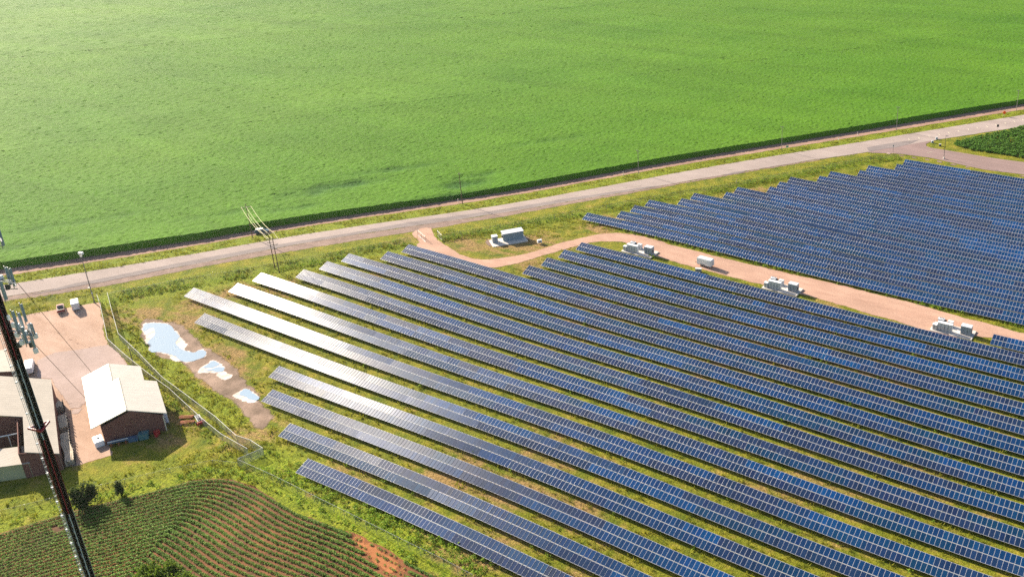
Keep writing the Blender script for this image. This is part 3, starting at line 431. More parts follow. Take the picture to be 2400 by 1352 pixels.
def solar_row(rid, label, ext=14):
    y, x0, x1 = SR[rid]; n = int((x1 + ext - x0) / PW); xs = x0 + PW * (np.arange(n) + .5); g = np.random.default_rng(rid * 31 + 5)
    zs = terr_a(xs, y + 0 * xs) + ZC; sl_ = np.arctan(np.gradient(zs, xs)); xm = float(xs[n // 2]); zm = float(zs[n // 2]) - ZC
    root = thing('solar_row', label, 'solar panel row', (xm, y, zm), 0, 'long rows of blue solar panels')
    d2 = (y - 146) + .35 * (xs + 258); roll = -3.2 * np.exp(-((d2 - 13) / 12) ** 2) + 5.0 / (1 + np.exp(np.clip(d2 / 2.5, -30, 30)))   # added roll, shaped to place the sun glare band across the left rows
    items = []
    for half in (0, 1):
        i = 0
        while i < n:
            if half == 0 or g.random() < .35: L = int(g.integers(5, 34)); pc = PAL[g.integers(0, len(PAL))]; ro = g.uniform(.225, .29); tj = (g.normal(0, .35), g.normal(0, .35))
            else: L = int(g.integers(4, 20)); pc = PAL[g.integers(0, len(PAL))]; ro = g.uniform(.225, .29); tj = (g.normal(0, .35), g.normal(0, .35))
            pc = tuple(q * .82 for q in pc)
            for k in range(i, min(n, i + L)):
                v = 1 + g.normal(0, .10); c = (pc[0] * v, pc[1] * v * (1 + g.normal(0, .05)), pc[2] * v, ro); s = (-1, 1)[half]
                items.append((xs[k] - xm, s * (PL / 2 + .03) * math.cos(TILT), zs[k] - zm + s * (PL / 2 + .03) * math.sin(TILT), TILT + R(tj[0] + g.normal(0, .12)), -sl_[k] + R(roll[k] + tj[1] + g.normal(0, .12)), c))
            i += L
    P = np.array([(a[0] + xm, y + a[1], zm + a[2]) for a in items]); qx, qy, dd = px_of(P); vis = (qx > -10) & (qx < 2410) & (qy < 1362); order = np.argsort(np.where(vis, dd, dd + 1e4)); big = set(order[:100].tolist())
    Vs, Cs = [], []
    for k, (a, b, c, rx, ry, colr) in enumerate(items):
        if k in big:
            p = bpy.data.objects.new('solar_panel', pme); COL.objects.link(p); p.parent = root; p.location = (a, b, c); p.rotation_euler = (rx, ry, 0); p.color = colr
        else:
            cx_, sx_, cy_, sy_ = math.cos(rx), math.sin(rx), math.cos(ry), math.sin(ry)
            Mx = np.array([[cy_, sy_ * sx_, sy_ * cx_], [0, cx_, -sx_], [-sy_, cy_ * sx_, cy_ * cx_]]); Vs.append(PV @ Mx.T + (a, b, c)); Cs.append(colr)
    if Vs:
        m_ = len(Vs); V = np.concatenate(Vs); F = (PF[None] + (np.arange(m_) * 12)[:, None, None]).reshape(-1, 4)
        o = npmesh('solar_panel', V, F, M['cells'], root, {'tint': ('FACE', np.repeat(np.array(Cs), 10, 0))}); o.data.materials.append(M['alu']); o.data.polygons.foreach_set('material_index', np.tile(PM, m_)); o['kind'] = 'stuff'
    fr = MB()
    for k in range(0, n - 1, 6):
        k2 = min(n - 1, k + 6)
        for s in (-.3, .3):
            yy = s * PL * 1.9 * math.cos(TILT); dz = s * PL * 1.9 * math.sin(TILT) - .14
            fr.cyl((xs[k] - xm, yy, zs[k] - zm + dz), (xs[k2] - xm, yy, zs[k2] - zm + dz), .06, .06, 4, False)
        zz = zs[k] - zm; fr.cyl((xs[k] - xm, .1, zz - ZC - .3), (xs[k] - xm, .1, zz - .1), .07, .07, 5)
        fr.cyl((xs[k] - xm, -1.5, zz - .62), (xs[k] - xm, 1.5, zz + .48), .05, .05, 4)
    fr.build('support_frame', M['steel'], root)
ORD = ['first', 'second', 'third', 'fourth', 'fifth', 'sixth', 'seventh', 'eighth', 'ninth', 'tenth', 'eleventh', 'twelfth', 'thirteenth', 'fourteenth', 'fifteenth', 'sixteenth', 'seventeenth']
spec = {1: 'solar panel row closest to the bean field, its end above the fence corner', 3: 'third solar panel row from the bean field, its end touching the last small pond', 5: 'fifth solar panel row from the bean field, its end right of the big pond', 6: 'sixth solar panel row from the bean field, reaching farthest left of all', 8: 'glaring solar panel row whose end lies below the twin utility poles', 9: 'solar panel row with the twin poles\' shadow across its end', 13: 'solar panel row whose end lies beside the driveway entrance gates', 14: 'solar panel row starting right after the driveway bend, shortest step back from the road', 17: 'solar panel row running along the near edge of the gravel lane past three equipment pads', 18: 'short solar panel row starting right of the nearest equipment pad at the picture edge', 101: 'first solar panel row beyond the gravel lane, its end nearest the grey control building', 117: 'last and farthest solar panel row, running beside the side road'}
for rid in SR:
    if rid in spec: lb = spec[rid]
    elif rid < 18: lb = ORD[rid - 1] + ' solar panel row counting back from the bean field fence'
    else: lb = ORD[rid - 101] + ' solar panel row counting back from the gravel lane'
    solar_row(rid, lb)

# ------------------------------------------------------------------ buildings
GA, GB = DATA['pts_wall'] if 'pts_wall' in DATA else (None, None)
def slab(mb, P, th):                               # thick sheet from a 3D polygon
    n = len(P); P = [Vector(p) for p in P]; nrm = (P[1] - P[0]).cross(P[2] - P[0]).normalized()
    if nrm.z < 0: nrm = -nrm
    return mb.add([p for p in P] + [p - nrm * th for p in P], [tuple(range(n)), tuple(range(2 * n - 1, n - 1, -1))] + [(k, n + k, n + (k + 1) % n, (k + 1) % n) for k in range(n)])
def wallquad(mb, a, b, z0, za, zb=None, th=.2):
    a = Vector(a); b = Vector(b); n = Vector((-(b - a).y, (b - a).x)).normalized() * th; zb = za if zb is None else zb
    return mb.add([(a.x, a.y, z0), (b.x, b.y, z0), (b.x, b.y, zb), (a.x, a.y, za), (a.x + n.x, a.y + n.y, z0), (b.x + n.x, b.y + n.y, z0), (b.x + n.x, b.y + n.y, zb), (a.x + n.x, a.y + n.y, za)],
                  [(0, 1, 2, 3), (7, 6, 5, 4), (0, 4, 5, 1), (1, 5, 6, 2), (2, 6, 7, 3), (3, 7, 4, 0)])
# brick workshop with stepped gable roof
EZ, RZ, EL = 2.35, 5.2, 1.85
lf, lb = Vector((-220., 85.2)), Vector((-246., 96.8)); rf, rs = Vector((-209.3, 97.9)), Vector((-225.7, 105.3)); gf, gs = Vector((-214.6, 91.6)), Vector((-231.1, 99.0))
lm = lf + (gs - gf) * 1.0; g2s, g2b = Vector((-232.3, 97.9)), Vector((-241.6, 102.1)); r2s, r2b = Vector((-229.3, 104.0)), Vector((-236.9, 107.5)); R2Z = 4.65
b = thing('brick_building', 'dark brick workshop with a stepped pale metal gable roof, its left slope blazing white', 'building')
r = MB()
v3 = lambda p, z: (p.x, p.y, z)
slab(r, [v3(lf, EL), v3(gf, RZ), v3(gs, RZ), v3(lm, EL)], .14); slab(r, [v3(rf, EZ), v3(gf, RZ), v3(gs, RZ), v3(rs, EZ)], .141)
slab(r, [v3(lm, EL), v3(g2s, R2Z), v3(g2b, R2Z), v3(lb, EL)], .142); slab(r, [v3(r2s, EZ), v3(g2s, R2Z), v3(g2b, R2Z), v3(r2b, EZ)], .143)
rfo = r.build('roof', M['roof'], b)
rc = MB(); rc.cyl(v3(gf, RZ + .03), v3(gs, RZ + .03), .14, .14, 6); rc.cyl(v3(g2s, R2Z + .03), v3(g2b, R2Z + .03), .13, .13, 6); rc.build('ridge_cap', M['trim'], rfo)
u = (rs - rf).normalized(); wl_ = Vector((-217.9, 86.7)); wr = Vector((-209.7, 97.0)); w = MB()
z0 = -4.0; mid = (wl_ + wr) / 2; za = EZ - .1; zm = RZ - .2
for off in (.0, 17.0): w.add([(*(wl_ + u * off), z0), (*(wr + u * off), z0), (*(wr + u * off), za), (*(mid + u * off), zm), (*(wl_ + u * off), za - .05)], [(0, 1, 2, 3, 4)] if not off else [(4, 3, 2, 1, 0)])
wallquad(w, wl_, wl_ + u * 26, z0, za); wallquad(w, wr + u * 17, wr, z0, za); wr2 = Vector((-229.7, 103.4)); wallquad(w, wr2 + u * 7.2, wr2, z0, za - .05); wallquad(w, wl_ + u * 26, wr2 + u * 7.2, z0, za - .06)
w.build('brick_wall', M['brick'], b)
k = MB(); k.box((wr.x + .02, wr.y + .05, z0 + 3), (.22, .22, 6.), math.atan2(u.y, u.x)); k.build('corner_trim', M['trim'], b)
k = MB()
for a_, b_, za_, zb_ in ((lf, gf, EL, RZ), (gf, rf, RZ, EZ)): k.cyl((a_.x, a_.y, za_ - .08), (b_.x, b_.y, zb_ - .08), .13, .13, 5)
k.build('bargeboard', M['trim'], b)
# left workshop: big low roof with an open bay, brick end wall and a low lean-to
e_t, e_b = Vector((-252.9, 92.5)), Vector((-216.9, 76.3)); EZ2 = 1.65
ud = (e_t - e_b).normalized(); up = Vector((-.60, -.80)); SL = .36
def rp(a, d): p = e_b + ud * a + up * d; return (p.x, p.y, EZ2 + SL * d)
b = thing('brick_building', 'long brick workshop under a broad pale ribbed roof with an open vehicle bay', 'building')
r = MB(); slab(r, [rp(0, 0), rp(39.4, 0), rp(39.4, 20), rp(17.4, 20), rp(17.4, 6.3), rp(0, 6.3)], .16); r.build('roof', M['roof2'], b)
w = MB(); fr_ = Vector((-217.5, 76.3)); q0 = fr_ + up * 7.2; wallquad(w, fr_ + ud * 38, fr_, -4.2, EZ2 - .15); wallquad(w, fr_, q0, -4.2, EZ2 - .1, EZ2 + SL * 6 - .1); wallquad(w, q0, q0 + ud * 16.6, -4.2, EZ2 + SL * 6.3 - .25); wallquad(w, fr_ + ud * 17.4 + up * 5.9, fr_ + ud * 17.4 + up * 20, -4.2, EZ2 + SL * 5.7 - .25, EZ2 + SL * 19 - .25)
w.build('brick_wall', M['brick'], b)
k = MB(); k.cyl((*(fr_ + ud * 11.5 + up * 7.6), 2.6), (*(fr_ + ud * 11.5 + up * 20), 2.7), .16, .16, 6); k.cyl((*(fr_ + ud * 11.5 + up * 9.5), -4), (*(fr_ + ud * 11.5 + up * 9.5), 2.6), .12, .12, 6); k.build('bay_beam', M['offwhite'], b)
k = MB(); p = fr_ + ud * .1; k.cyl((p.x, p.y, -4), (p.x, p.y, EZ2), .12, .12, 6); k.build('drainpipe', M['trim'], b)
def g3(p): return Vector(p)
la, lb_, lc_, ld_ = Vector((-227.2, 73.7, 1.75)), Vector((-220.3, 71.4, .95)), Vector((-231.6, 61.0, .95)), Vector((-238.5, 63.3, 1.75))
b = thing('lean_to_shed', 'low shed with pale green siding and sloping roof against the brick workshop', 'shed')
slab(MB(), [la, lb_, lc_, ld_], .12)
r = MB(); slab(r, [la, lb_, lc_, ld_], .12); r.build('roof', M['roof2'], b)
w = MB(); a_, b_ = Vector((-220.9, 71.5)), Vector((-232.0, 61.4)); wallquad(w, b_, a_, -4.2, .80); wallquad(w, a_, Vector((-227.0, 73.5)), -4.2, .80, 1.6); w.build('siding_wall', M['ywall'], b)
# third building at the frame's left edge
b = thing('brick_building', 'small brick building at the left picture edge behind the mast, with a white door', 'building')
q = [Vector((-267.0, 90.3)), Vector((-281.2, 94.4)), Vector((-289.5, 82.0)), Vector((-275.5, 78.0))]
r = MB(); slab(r, [(*q[0], 1.1), (*q[1], 1.5), (*q[2], 4.6), (*q[3], 4.2)], .15); r.build('roof', M['roof2'], b)
w = MB(); c0, c1_ = q[0] + Vector((-.5, -.2)), q[3] + Vector((.3, .5)); wallquad(w, q[1] + Vector((.4, -.5)), c0, -3.4, 1.15, .95); wallquad(w, c0, c1_, -3.4, .95, 3.9); w.build('brick_wall', M['brick'], b)
dd = (c1_ - c0).normalized(); p = c0 + dd * 4.2 - Vector((-dd.y, dd.x)) * .08; k = MB(); k.box((p.x, p.y, -1.9), (1.2, .1, 2.3), math.atan2(dd.y, dd.x)); dr = k.build('door', M['white'], b)
# ------------------------------------------------------------------ fences
def fence(name, key, label, h, post, m, rail=.03, step=3., zoff=0.):
    P = resample(line_at(key), step, False); root = thing(name, label, 'fence', (P[0].x, P[0].y, T(P[0].x, P[0].y))); o = Vector((P[0].x, P[0].y, T(P[0].x, P[0].y)))
    Q = [Vector((p.x, p.y, T(p.x, p.y))) - o for p in P]; V = []; F = []
    for i, q in enumerate(Q): V += [q + Vector((0, 0, .05)), q + Vector((0, 0, h))]
    for i in range(len(Q) - 1): F.append((2 * i, 2 * i + 2, 2 * i + 3, 2 * i + 1))
    me = bpy.data.meshes.new('wire_mesh'); me.from_pydata([tuple(v) for v in V], [], F); me.materials.append(m); link('wire_mesh', me, root)
    MB().tube([tuple(q + Vector((0, 0, h))) for q in Q], rail, 5).build('top_rail', M['offwhite'] if rail > .04 else M['steel'], root)
    pm = MB().cyl((0, 0, -.3), (0, 0, h + .05), post, post, 6).build('post', M['steel'], root)
    for i, q in enumerate(Q[:99]):
        p = pm if i == 0 else pm.copy()
        if i: COL.objects.link(p); p.parent = root
        p.location = q
fence('chain_link_fence', 'fence_outer', 'tall chain link fence with bright top rail curving between the ponds and the brick workshop', 2.3, .045, M['vmesh'], .05)
fence('chain_link_fence', 'fence_inner', 'pale fence hugging the gravel yard behind the brick workshop', 2.1, .045, M['vmesh'], .05)
fence('chain_link_fence', 'fence_mid', 'see-through chain link fence dividing the bean rows from the solar panels', 2.2, .04, M['mesh'])
fence('chain_link_fence', 'fence_north', 'thin wire fence along the road verge from the yard corner to the driveway', 2., .035, M['mesh'], .02, 4.)
fence('chain_link_fence', 'fence_north2', 'thin wire fence along the road verge past the grey control building', 2., .035, M['mesh'], .02, 6.)
fence('wire_fence', 'fence_path', 'low post and wire fence between grass strip and bean field', 1.3, .05, mesh_wire('thin_wire', (.3, .3, .27), .12), .015, 4.)
def gate(a, b, label):
    a = Vector(a); b = Vector(b); L = (b - a).length; z = T(a.x, a.y); g = thing('gate', label, 'gate', (a.x, a.y, z), math.atan2(b.y - a.y, b.x - a.x), 'driveway gate leaves')
    k = MB()
    for p, q in (((0, 0, .2), (L, 0, .2)), ((0, 0, 2.2), (L, 0, 2.2)), ((L / 2, 0, .2), (L / 2, 0, 2.2)), ((L, 0, .2), (L, 0, 2.2))): k.cyl(p, q, .05, .05, 6)
    k.build('gate_frame', M['steel'], g); k = MB(); k.cyl((0, 0, -.2), (0, 0, 2.5), .08, .08, 8); k.build('post', M['steel'], g)
    k = MB(); k.add([(0, 0, .2), (L, 0, .2), (L, 0, 2.2), (0, 0, 2.2)], [(0, 1, 2, 3)]); k.build('wire_mesh', M['mesh'], g)
gate(DATA['gate_l'][0], DATA['gate_l'][1], 'open wire gate leaf on the left side of the driveway entrance'); gate(DATA['gate_r'][0], DATA['gate_r'][1], 'open wire gate leaf on the right side of the driveway entrance')
# ------------------------------------------------------------------ poles and wires
def pole(xy, h, label, m, arm=None, extra=(), name='utility_pole', r=.16, group='utility poles along the road', lean=(0, 0)):
    x, y = xy; z = T(x, y); t_ = thing(name, label, 'utility pole', (x, y, z), 0, group)
    MB().cyl((0, 0, -.5), (lean[0], lean[1], h), r, r * .65, 8).build('shaft', m, t_)
    for (hz, L, ang) in (arm or []):
        ca, sa = math.cos(ang), math.sin(ang); k = MB(); k.box((lean[0] * hz / h, lean[1] * hz / h, hz), (L, .14, .16), ang); a_ = k.build('crossarm', M['greypole'], t_)
        for s in (-.46, -.02, .46): k = MB(); p = (lean[0] * hz / h + ca * L * s, lean[1] * hz / h + sa * L * s); k.cyl((*p, hz + .05), (*p, hz + .4), .07, .05, 6); k.build('insulator', M['offwhite'], a_)
    return t_
RDA = math.atan2(.817, .577); LA = math.atan2(.85, .5)
h1 = DATA['pole_h1'][0]; t1 = DATA['pole_t1'][0]; t2 = DATA['pole_t2'][0]
pole(h1, 13.2, 'tall brown pole with crossarm behind the parked car, wires sagging from it', M['pole'], [(11.9, 3.6, .72)])
pole(t1, 13.3, 'left pole of the twin pair standing at the fence line', M['pole'], [(12.9, 3.9, .72), (9.6, 1.6, .72)])
pole(t2, 13.2, 'right pole of the twin pair standing at the fence line', M['pole'], [(12.3, 3.6, .72), (10.3, 2.4, .72), (8.8, 1.4, .72)])
pl = ['plain brown pole right of the driveway turn, shadow slanting over the road', 'slim grey pole in front of the corn, left of the road bend', 'grey pole beside the small teal sign', 'grey pole with pale crossarm right of the corn track turnoff', 'faint grey pole at the far right picture edge']
for i, (xy, h) in enumerate(zip(DATA['poles'], (13.2, 10.8, 11.6, 12, 11))):
    pole(xy, h, pl[i], M['pole'] if i == 0 else M['greypole'], [(h - .5, 1.9, LA - 1.2)] if i else [(h - .6, .9, .6)], r=.17 if i == 0 else .14)
def wire(a, b, sag, r, label, group='sagging wires from the far pole to the twin poles', name='power_line'):
    a = Vector(a); b = Vector(b); pts = [a.lerp(b, k / 14) - Vector((0, 0, sag * 4 * (k / 14) * (1 - k / 14))) for k in range(15)]
    o = MB().tube([tuple(p) for p in pts], r, 5).build(name, M['wire'] if name == 'power_line' else M['cable'], None); tag(o, label, 'wire', group)
ca, sa = math.cos(.72), math.sin(.72); zh, z1, z2 = T(*h1) + 12.2, T(*t1) + 13.1, T(*t2) + 12.5
for s, lb in ((-.46, 'leftmost long sagging wire above the parked car'), (0., 'middle long sagging wire above the parked car'), (.46, 'rightmost long sagging wire beside the parked car')):
    wire((h1[0] + ca * 3.6 * s, h1[1] + sa * 3.6 * s, zh), (t1[0] + ca * 3.9 * s, t1[1] + sa * 3.9 * s, z1), 1.5, .05, lb)
    wire((t1[0] + ca * 3.9 * s, t1[1] + sa * 3.9 * s, z1), (t2[0] + ca * 3.6 * s, t2[1] + sa * 3.6 * s, z2), .2, .05, 'short wire linking the tops of the twin poles', 'short wires between the twin poles')
wire((h1[0], h1[1], T(*h1) + 9.5), (t1[0], t1[1], T(*t1) + 11.), 1.2, .045, 'lowest sagging wire hanging under the crossarms')
x, y = DATA['light_pole'][0]; lp = thing('light_pole', 'tall slim pole with a white floodlight box at its top, at the yard corner', 'light pole', (x, y, T(x, y)))
MB().cyl((0, 0, -.4), (0, 0, 17.), .17, .10, 8).build('shaft', M['greypole'], lp)
k = MB(); k.box((.15, .1, 17.3), (1.5, .75, .75), .35); k.build('floodlight', M['white'], lp, .05); k = MB(); k.box((0, 0, 16.3), (.6, .35, .5), .3); k.cyl((0, 0, 3.6), (.45, -.1, 3.6), .16, .16, 8); k.box((-.45, -.1, 5.3), (.8, .3, .22), .3); k.build('bracket', M['offwhite'], lp)
x, y = DATA['street'][0]; lp = thing('street_lamp', 'dark slim lamp post on a pale base at the edge of the side road', 'street lamp', (x, y, T(x, y)))
MB().cyl((0, 0, 0), (0, 0, 10.6), .12, .07, 8).build('shaft', M['dark'], lp); k = MB(); k.cyl((0, 0, -.1), (0, 0, .9), .4, .35, 10); k.build('base', M['concrete'], lp); k = MB(); k.box((.45, .1, 10.65), (1.1, .3, .16), .2); k.build('lamp_head', M['dark'], lp)
x, y = DATA['thin'][0]; lp = thing('sign_post', 'thin dark post with a small sign on the concrete corner by the road junction', 'sign post', (x, y, T(x, y))); MB().cyl((0, 0, 0), (0, 0, 3.4), .06, .06, 6).build('shaft', M['dark'], lp); k = MB(); k.box((0, -.08, 3.1), (.6, .05, .6), .6); k.build('sign_plate', M['grey'], lp)
x, y = DATA['yardpole'][0]; lp = thing('post', 'short dark post leaning by the fence behind the brick workshop', 'post', (x, y, T(x, y))); MB().cyl((0, 0, -.3), (-.1, .1, 5.3), .13, .10, 8).build('shaft', M['dark'], lp); MB().cyl((-.1, .1, 5.1), (-1.5, .6, 5.2), .05, .05, 5).build('bracket', M['dark'], lp)
# ------------------------------------------------------------------ signs and markers
fx = math.atan2(_f.y, _f.x) - math.pi / 2
x, y = DATA['orange_sign'][0]; s = thing('road_sign', 'bright orange diamond road work sign on the far verge', 'road sign', (x, y, T(x, y)), fx)
k = MB(); k.add([(0, 0, 1.1), (1.05, 0, 2.15), (0, 0, 3.2), (-1.05, 0, 2.15), (0, .05, 1.1), (1.05, .05, 2.15), (0, .05, 3.2), (-1.05, .05, 2.15)], [(0, 1, 2, 3), (7, 6, 5, 4), (0, 4, 5, 1), (1, 5, 6, 2), (2, 6, 7, 3), (3, 7, 4, 0)]); k.build('sign_plate', M['orange'], s)
k = MB(); k.cyl((-.5, .3, 0), (0, .1, 1.6), .04, .04, 6); k.cyl((.5, .3, 0), (0, .1, 1.6), .04, .04, 6); k.build('stand', M['offwhite'], s)
x, y = DATA['dark_sign'][0]; s = thing('road_sign', 'small dark square sign on the near verge of the main road', 'road sign', (x, y, T(x, y)), fx); k = MB(); k.box((0, 0, 1.9), (1.1, .06, 1.2)); k.build('sign_plate', M['dark'], s); MB().cyl((0, .06, 0), (0, .06, 2.4), .05, .05, 6).build('post', M['steel'], s)
x, y = DATA['green_sign'][0]; s = thing('road_sign', 'small teal sign at the foot of a grey pole', 'road sign', (x, y, T(x, y)), fx + .4); k = MB(); k.box((0, 0, 1.5), (1.3, .06, .8)); k.build('sign_plate', M['green'], s); MB().cyl((0, .06, 0), (0, .06, 1.9), .05, .05, 6).build('post', M['steel'], s)
for (x, y), lb in zip(DATA['markers'], ('white marker post left of the plain brown pole', 'white marker post left of the slim grey pole', 'reddish white marker at the corn track turnoff', 'white marker post under the pale crossarm pole')):
    s = thing('marker_post', lb, 'marker post', (x, y, T(x, y)), 0, 'marker posts on the far verge'); MB().cyl((0, 0, 0), (0, 0, 1.7), .1, .1, 8).build('shaft', M['white'], s); MB().cyl((0, 0, 1.35), (0, 0, 1.55), .115, .115, 8).build('band', M['red' if 'red' in lb else 'orange'], s)
for (x, y), lb in zip(DATA['valves'], ('squat grey utility box at the tip of the grass corner', 'dark low utility box on the yellow grass corner', 'pale round manhole block beside the main road')):
    s = thing('utility_box', lb, 'utility box', (x, y, T(x, y)), .5); k = MB(); k.box((0, 0, .5), (1., .8, 1.), 0, .85); k.build('housing', M['dark' if 'dark' in lb else 'grey'], s, .05); k = MB(); k.box((0, 0, 1.03), (.95, .75, .08)); k.build('lid', M['lgrey'], s)
x, y = DATA['signpost'][0]; s = thing('marker_post', 'yellowish marker post on the grass slope above the first far panel rows', 'marker post', (x, y, T(x, y))); MB().cyl((0, 0, 0), (0, 0, 1.9), .09, .09, 8).build('shaft', M['trim'], s); MB().cyl((0, 0, 1.5), (0, 0, 1.8), .11, .11, 8).build('band', M['orange'], s)
# ------------------------------------------------------------------ equipment pads
def cabinet(name, label, group, x0, x1, y0, y1, h, m, top, seams=0, xr=0, z=0):
    cx, cy = (x0 + x1) / 2 , (y0 + y1) / 2; t_ = thing(name, label, 'cabinet', (cx + xr, cy, z), 0, group); L, D = x1 - x0, y1 - y0
    k = MB(); k.box((0, 0, h / 2), (L, D, h)); k.build('housing', m, t_, .04); k = MB(); k.box((0, 0, h + .05), (L + .12, D + .12, .1)); tp = k.build('top_cover', top, t_, .02)
    for i in range(1, seams + 1):
        xx = -L / 2 + L * i / (seams + 1); k = MB(); k.box((xx, -D / 2 - .012, h / 2), (.05, .02, h * .92)); k.build('door_seam', M['dark'], t_); k = MB(); k.box((xx - .15, -D / 2 - .03, h * .55), (.06, .05, .3)); k.build('handle', M['dark'], t_)
    if name == 'inverter_cabinet':
        for i in (1, 2): k = MB(); k.box((-L / 2 + L * i / 3, 0, h + .105), (.06, D + .1, .02)); k.build('cover_seam', M['grey'], tp)
        k = MB(); [k.box((L / 2 + .015, 0, h * .25 + j * .12), (.03, D * .7, .05)) for j in range(9)]; k.build('vent_grille', M['dark'], t_)
    return t_
where = ['on the pad left of the white trailer', 'on the pad right of the white trailer', 'on the pad at the right picture edge']
for xr, wh in zip((-155.6, -101.3, -46.8), where):
    z = T(xr - 6, 239.3) + .02
    s = thing('concrete_pad', 'long pale concrete slab ' + wh.replace('on the pad', 'under the cabinets'), 'concrete pad', (xr - 6, 239.25, z), 0, 'equipment pads'); k = MB(); k.box((0, 0, .05), (12.1, 5.9, .5)); k.build('slab', M['concrete'], s, .03); z += .3
    k = MB(); k.box((-1.9, 1.0, .32), (5., .12, .06)); k.build('cable_cover', M['grey'], s)
    cabinet('inverter_cabinet', 'big grey inverter cabinet with seamed top ' + wh, 'inverter cabinets', -3.7, -.75, 238.35, 240.3, 2.55, M['grey'], M['lgrey'], 2, xr, z)
    cabinet('switch_cabinet', 'long pale cabinet with three doors ' + wh, 'long pale cabinets', -10.15, -5.95, 237.35, 238.5, 2.5, M['lgrey'], M['white'], 3, xr, z)
    cabinet('junction_cabinet', 'small pale box left of the long cabinet ' + wh, 'smaller pale boxes', -11.5, -10.25, 237.0, 238.1, 1.65, M['lgrey'], M['white'], 1, xr, z)
    cabinet('control_box', 'low grey box behind the long cabinet ' + wh, 'low grey boxes', -8.1, -6.6, 240.8, 241.9, 1.6, M['lgrey'], M['offwhite'], 1, xr, z)
    tr = thing('transformer', 'dark finned transformer with grey lid ' + wh, 'transformer', (xr - 10.0, 241.2, z), 0, 'transformers'); k = MB(); k.box((0, 0, .9), (1.7, 1.2, 1.8)); tk = k.build('tank', M['grey'], tr, .04)
    k = MB(); [k.box((1.0 + .1 * j, 0, .95), (.035, 1.1, 1.35)) for j in range(5)]; [k.box((-.6 + .2 * j, -.75, .9), (.03, .3, 1.2)) for j in range(7)]; k.build('cooling_fins', M['dark'], tr)
    k = MB(); k.box((-.1, 0, 1.86), (1.9, 1.3, .12)); k.build('lid', M['lgrey'], tr)
    for q_ in (-.5, 0, .5): k = MB(); k.cyl((q_, .1, 1.9), (q_, .1, 2.3), .11, .06, 8); k.build('bushing', M['dark'], tr)
# control building beside the driveway
A = math.atan2(228.09 - 222.06, -203.96 + 208.29); ca, sa = math.cos(A), math.sin(A); z = T(-207, 223)
s = sheet('gravel_apron', [(-216.8, 219.5), (-208.6, 215.6), (-200.6, 228.6), (-206.5, 231.8)], M['shoulder'], .05, 2, 4, .3)
s = thing('concrete_pad', 'pale slab under the grey control building and its small cabinet', 'concrete pad', (-207.6, 223.7, z + .1), A); k = MB(); k.box((0, 0, .05), (12.6, 6.6, .4)); k.build('slab', M['concrete'], s, .03); z += .36
b = thing('control_building', 'blue grey metal clad control building with flat pale roof by the driveway', 'building', (-207.55, 226.05, z), A)
k = MB(); k.box((0, 0, 1.35), (7.3, 3.3, 2.7)); [k.box((-3.65 + .3 * j, -1.66, 1.35), (.08, .05, 2.6)) for j in range(1, 24)]; [k.box((-3.66, -1.6 + .3 * j, 1.35), (.05, .08, 2.6)) for j in range(1, 11)]; k.build('wall', M['blueg'], b); k = MB(); k.box((0, 0, 2.78), (7.6, 3.6, .16)); k.build('roof', M['lgrey'], b)
k = MB(); k.box((-3.70, .2, 1.1), (.08, 1., 2.1)); dr = k.build('door', M['offwhite'], b); k = MB(); k.box((-3.9, -.9, 1.7), (.4, .7, .7)); k.build('air_conditioner', M['dark'], b)
b = thing('switch_cabinet', 'grey cube cabinet standing left of the control building on its slab', 'cabinet', (-211.0, 220.4, z), A); k = MB(); k.box((0, 0, 1.15), (1.9, 1.9, 2.3)); k.build('housing', M['grey'], b, .04); k = MB(); k.box((0, 0, 2.35), (2.05, 2.05, .1)); k.build('top_cover', M['white'], b); k = MB(); k.box((0, -.96, 1.15), (.05, .04, 2.1)); k.build('door_seam', M['dark'], b)
x, y = DATA['subbox'][0]; b = thing('meter_box', 'small white metering box on a stand right of the control building', 'meter box', (x, y, T(x, y)), A); k = MB(); k.box((0, 0, .95), (1.6, .9, 1.1)); k.build('housing', M['white'], b, .04); k = MB(); k.box((.1, -.47, .95), (.7, .04, .6)); k.build('panel', M['dark'], b); k = MB(); [k.cyl((sx, 0, -.1), (sx, 0, .5), .06, .06, 6) for sx in (-.6, .6)]; k.build('stand', M['steel'], b)
x, y = DATA['graybox'][0]; b = thing('utility_box', 'low grey box behind the nearest panel row, below the white trailer', 'utility box', (x, y, T(x, y)), .3); k = MB(); k.box((0, 0, .6), (2.0, .8, 1.2)); k.build('housing', M['grey'], b, .04); k = MB(); k.box((0, 0, 1.24), (2.1, .9, .08)); k.build('lid', M['offwhite'], b)
# ------------------------------------------------------------------ vehicles
def wheels(t_, xs, hw, r, wdt=.24):
    for x in xs:
        for s in (-1, 1):
            w_ = MB().cyl((x, s * hw - wdt / 2, r), (x, s * hw + wdt / 2, r), r, r, 14).build('wheel', M['black'], t_); MB().cyl((x, s * (hw + wdt * .5) - .01, r), (x, s * (hw + wdt * .5) + .01, r), r * .55, r * .55, 10).build('rim', M['steel'], w_)
x, y = DATA['trailer'][0]; t_ = thing('cargo_trailer', 'white enclosed cargo trailer parked on the gravel lane between two equipment pads', 'trailer', (x + .4, y + .9, T(x, y) + .05), R(-3))
k = MB(); k.box((0, 0, 1.68), (5.6, 2.3, 2.25)); k.build('body', M['white'], t_, .12); k = MB(); k.box((0, 0, 2.83), (5.4, 2.1, .1)); k.build('roof', M['offwhite'], t_, .03); k = MB(); k.box((2.81, 0, 1.65), (.05, 2.0, 1.95)); dr = k.build('rear_door', M['offwhite'], t_); k = MB(); k.box((2.85, .0, 1.65), (.03, .05, 1.9)); k.build('handle', M['steel'], dr)
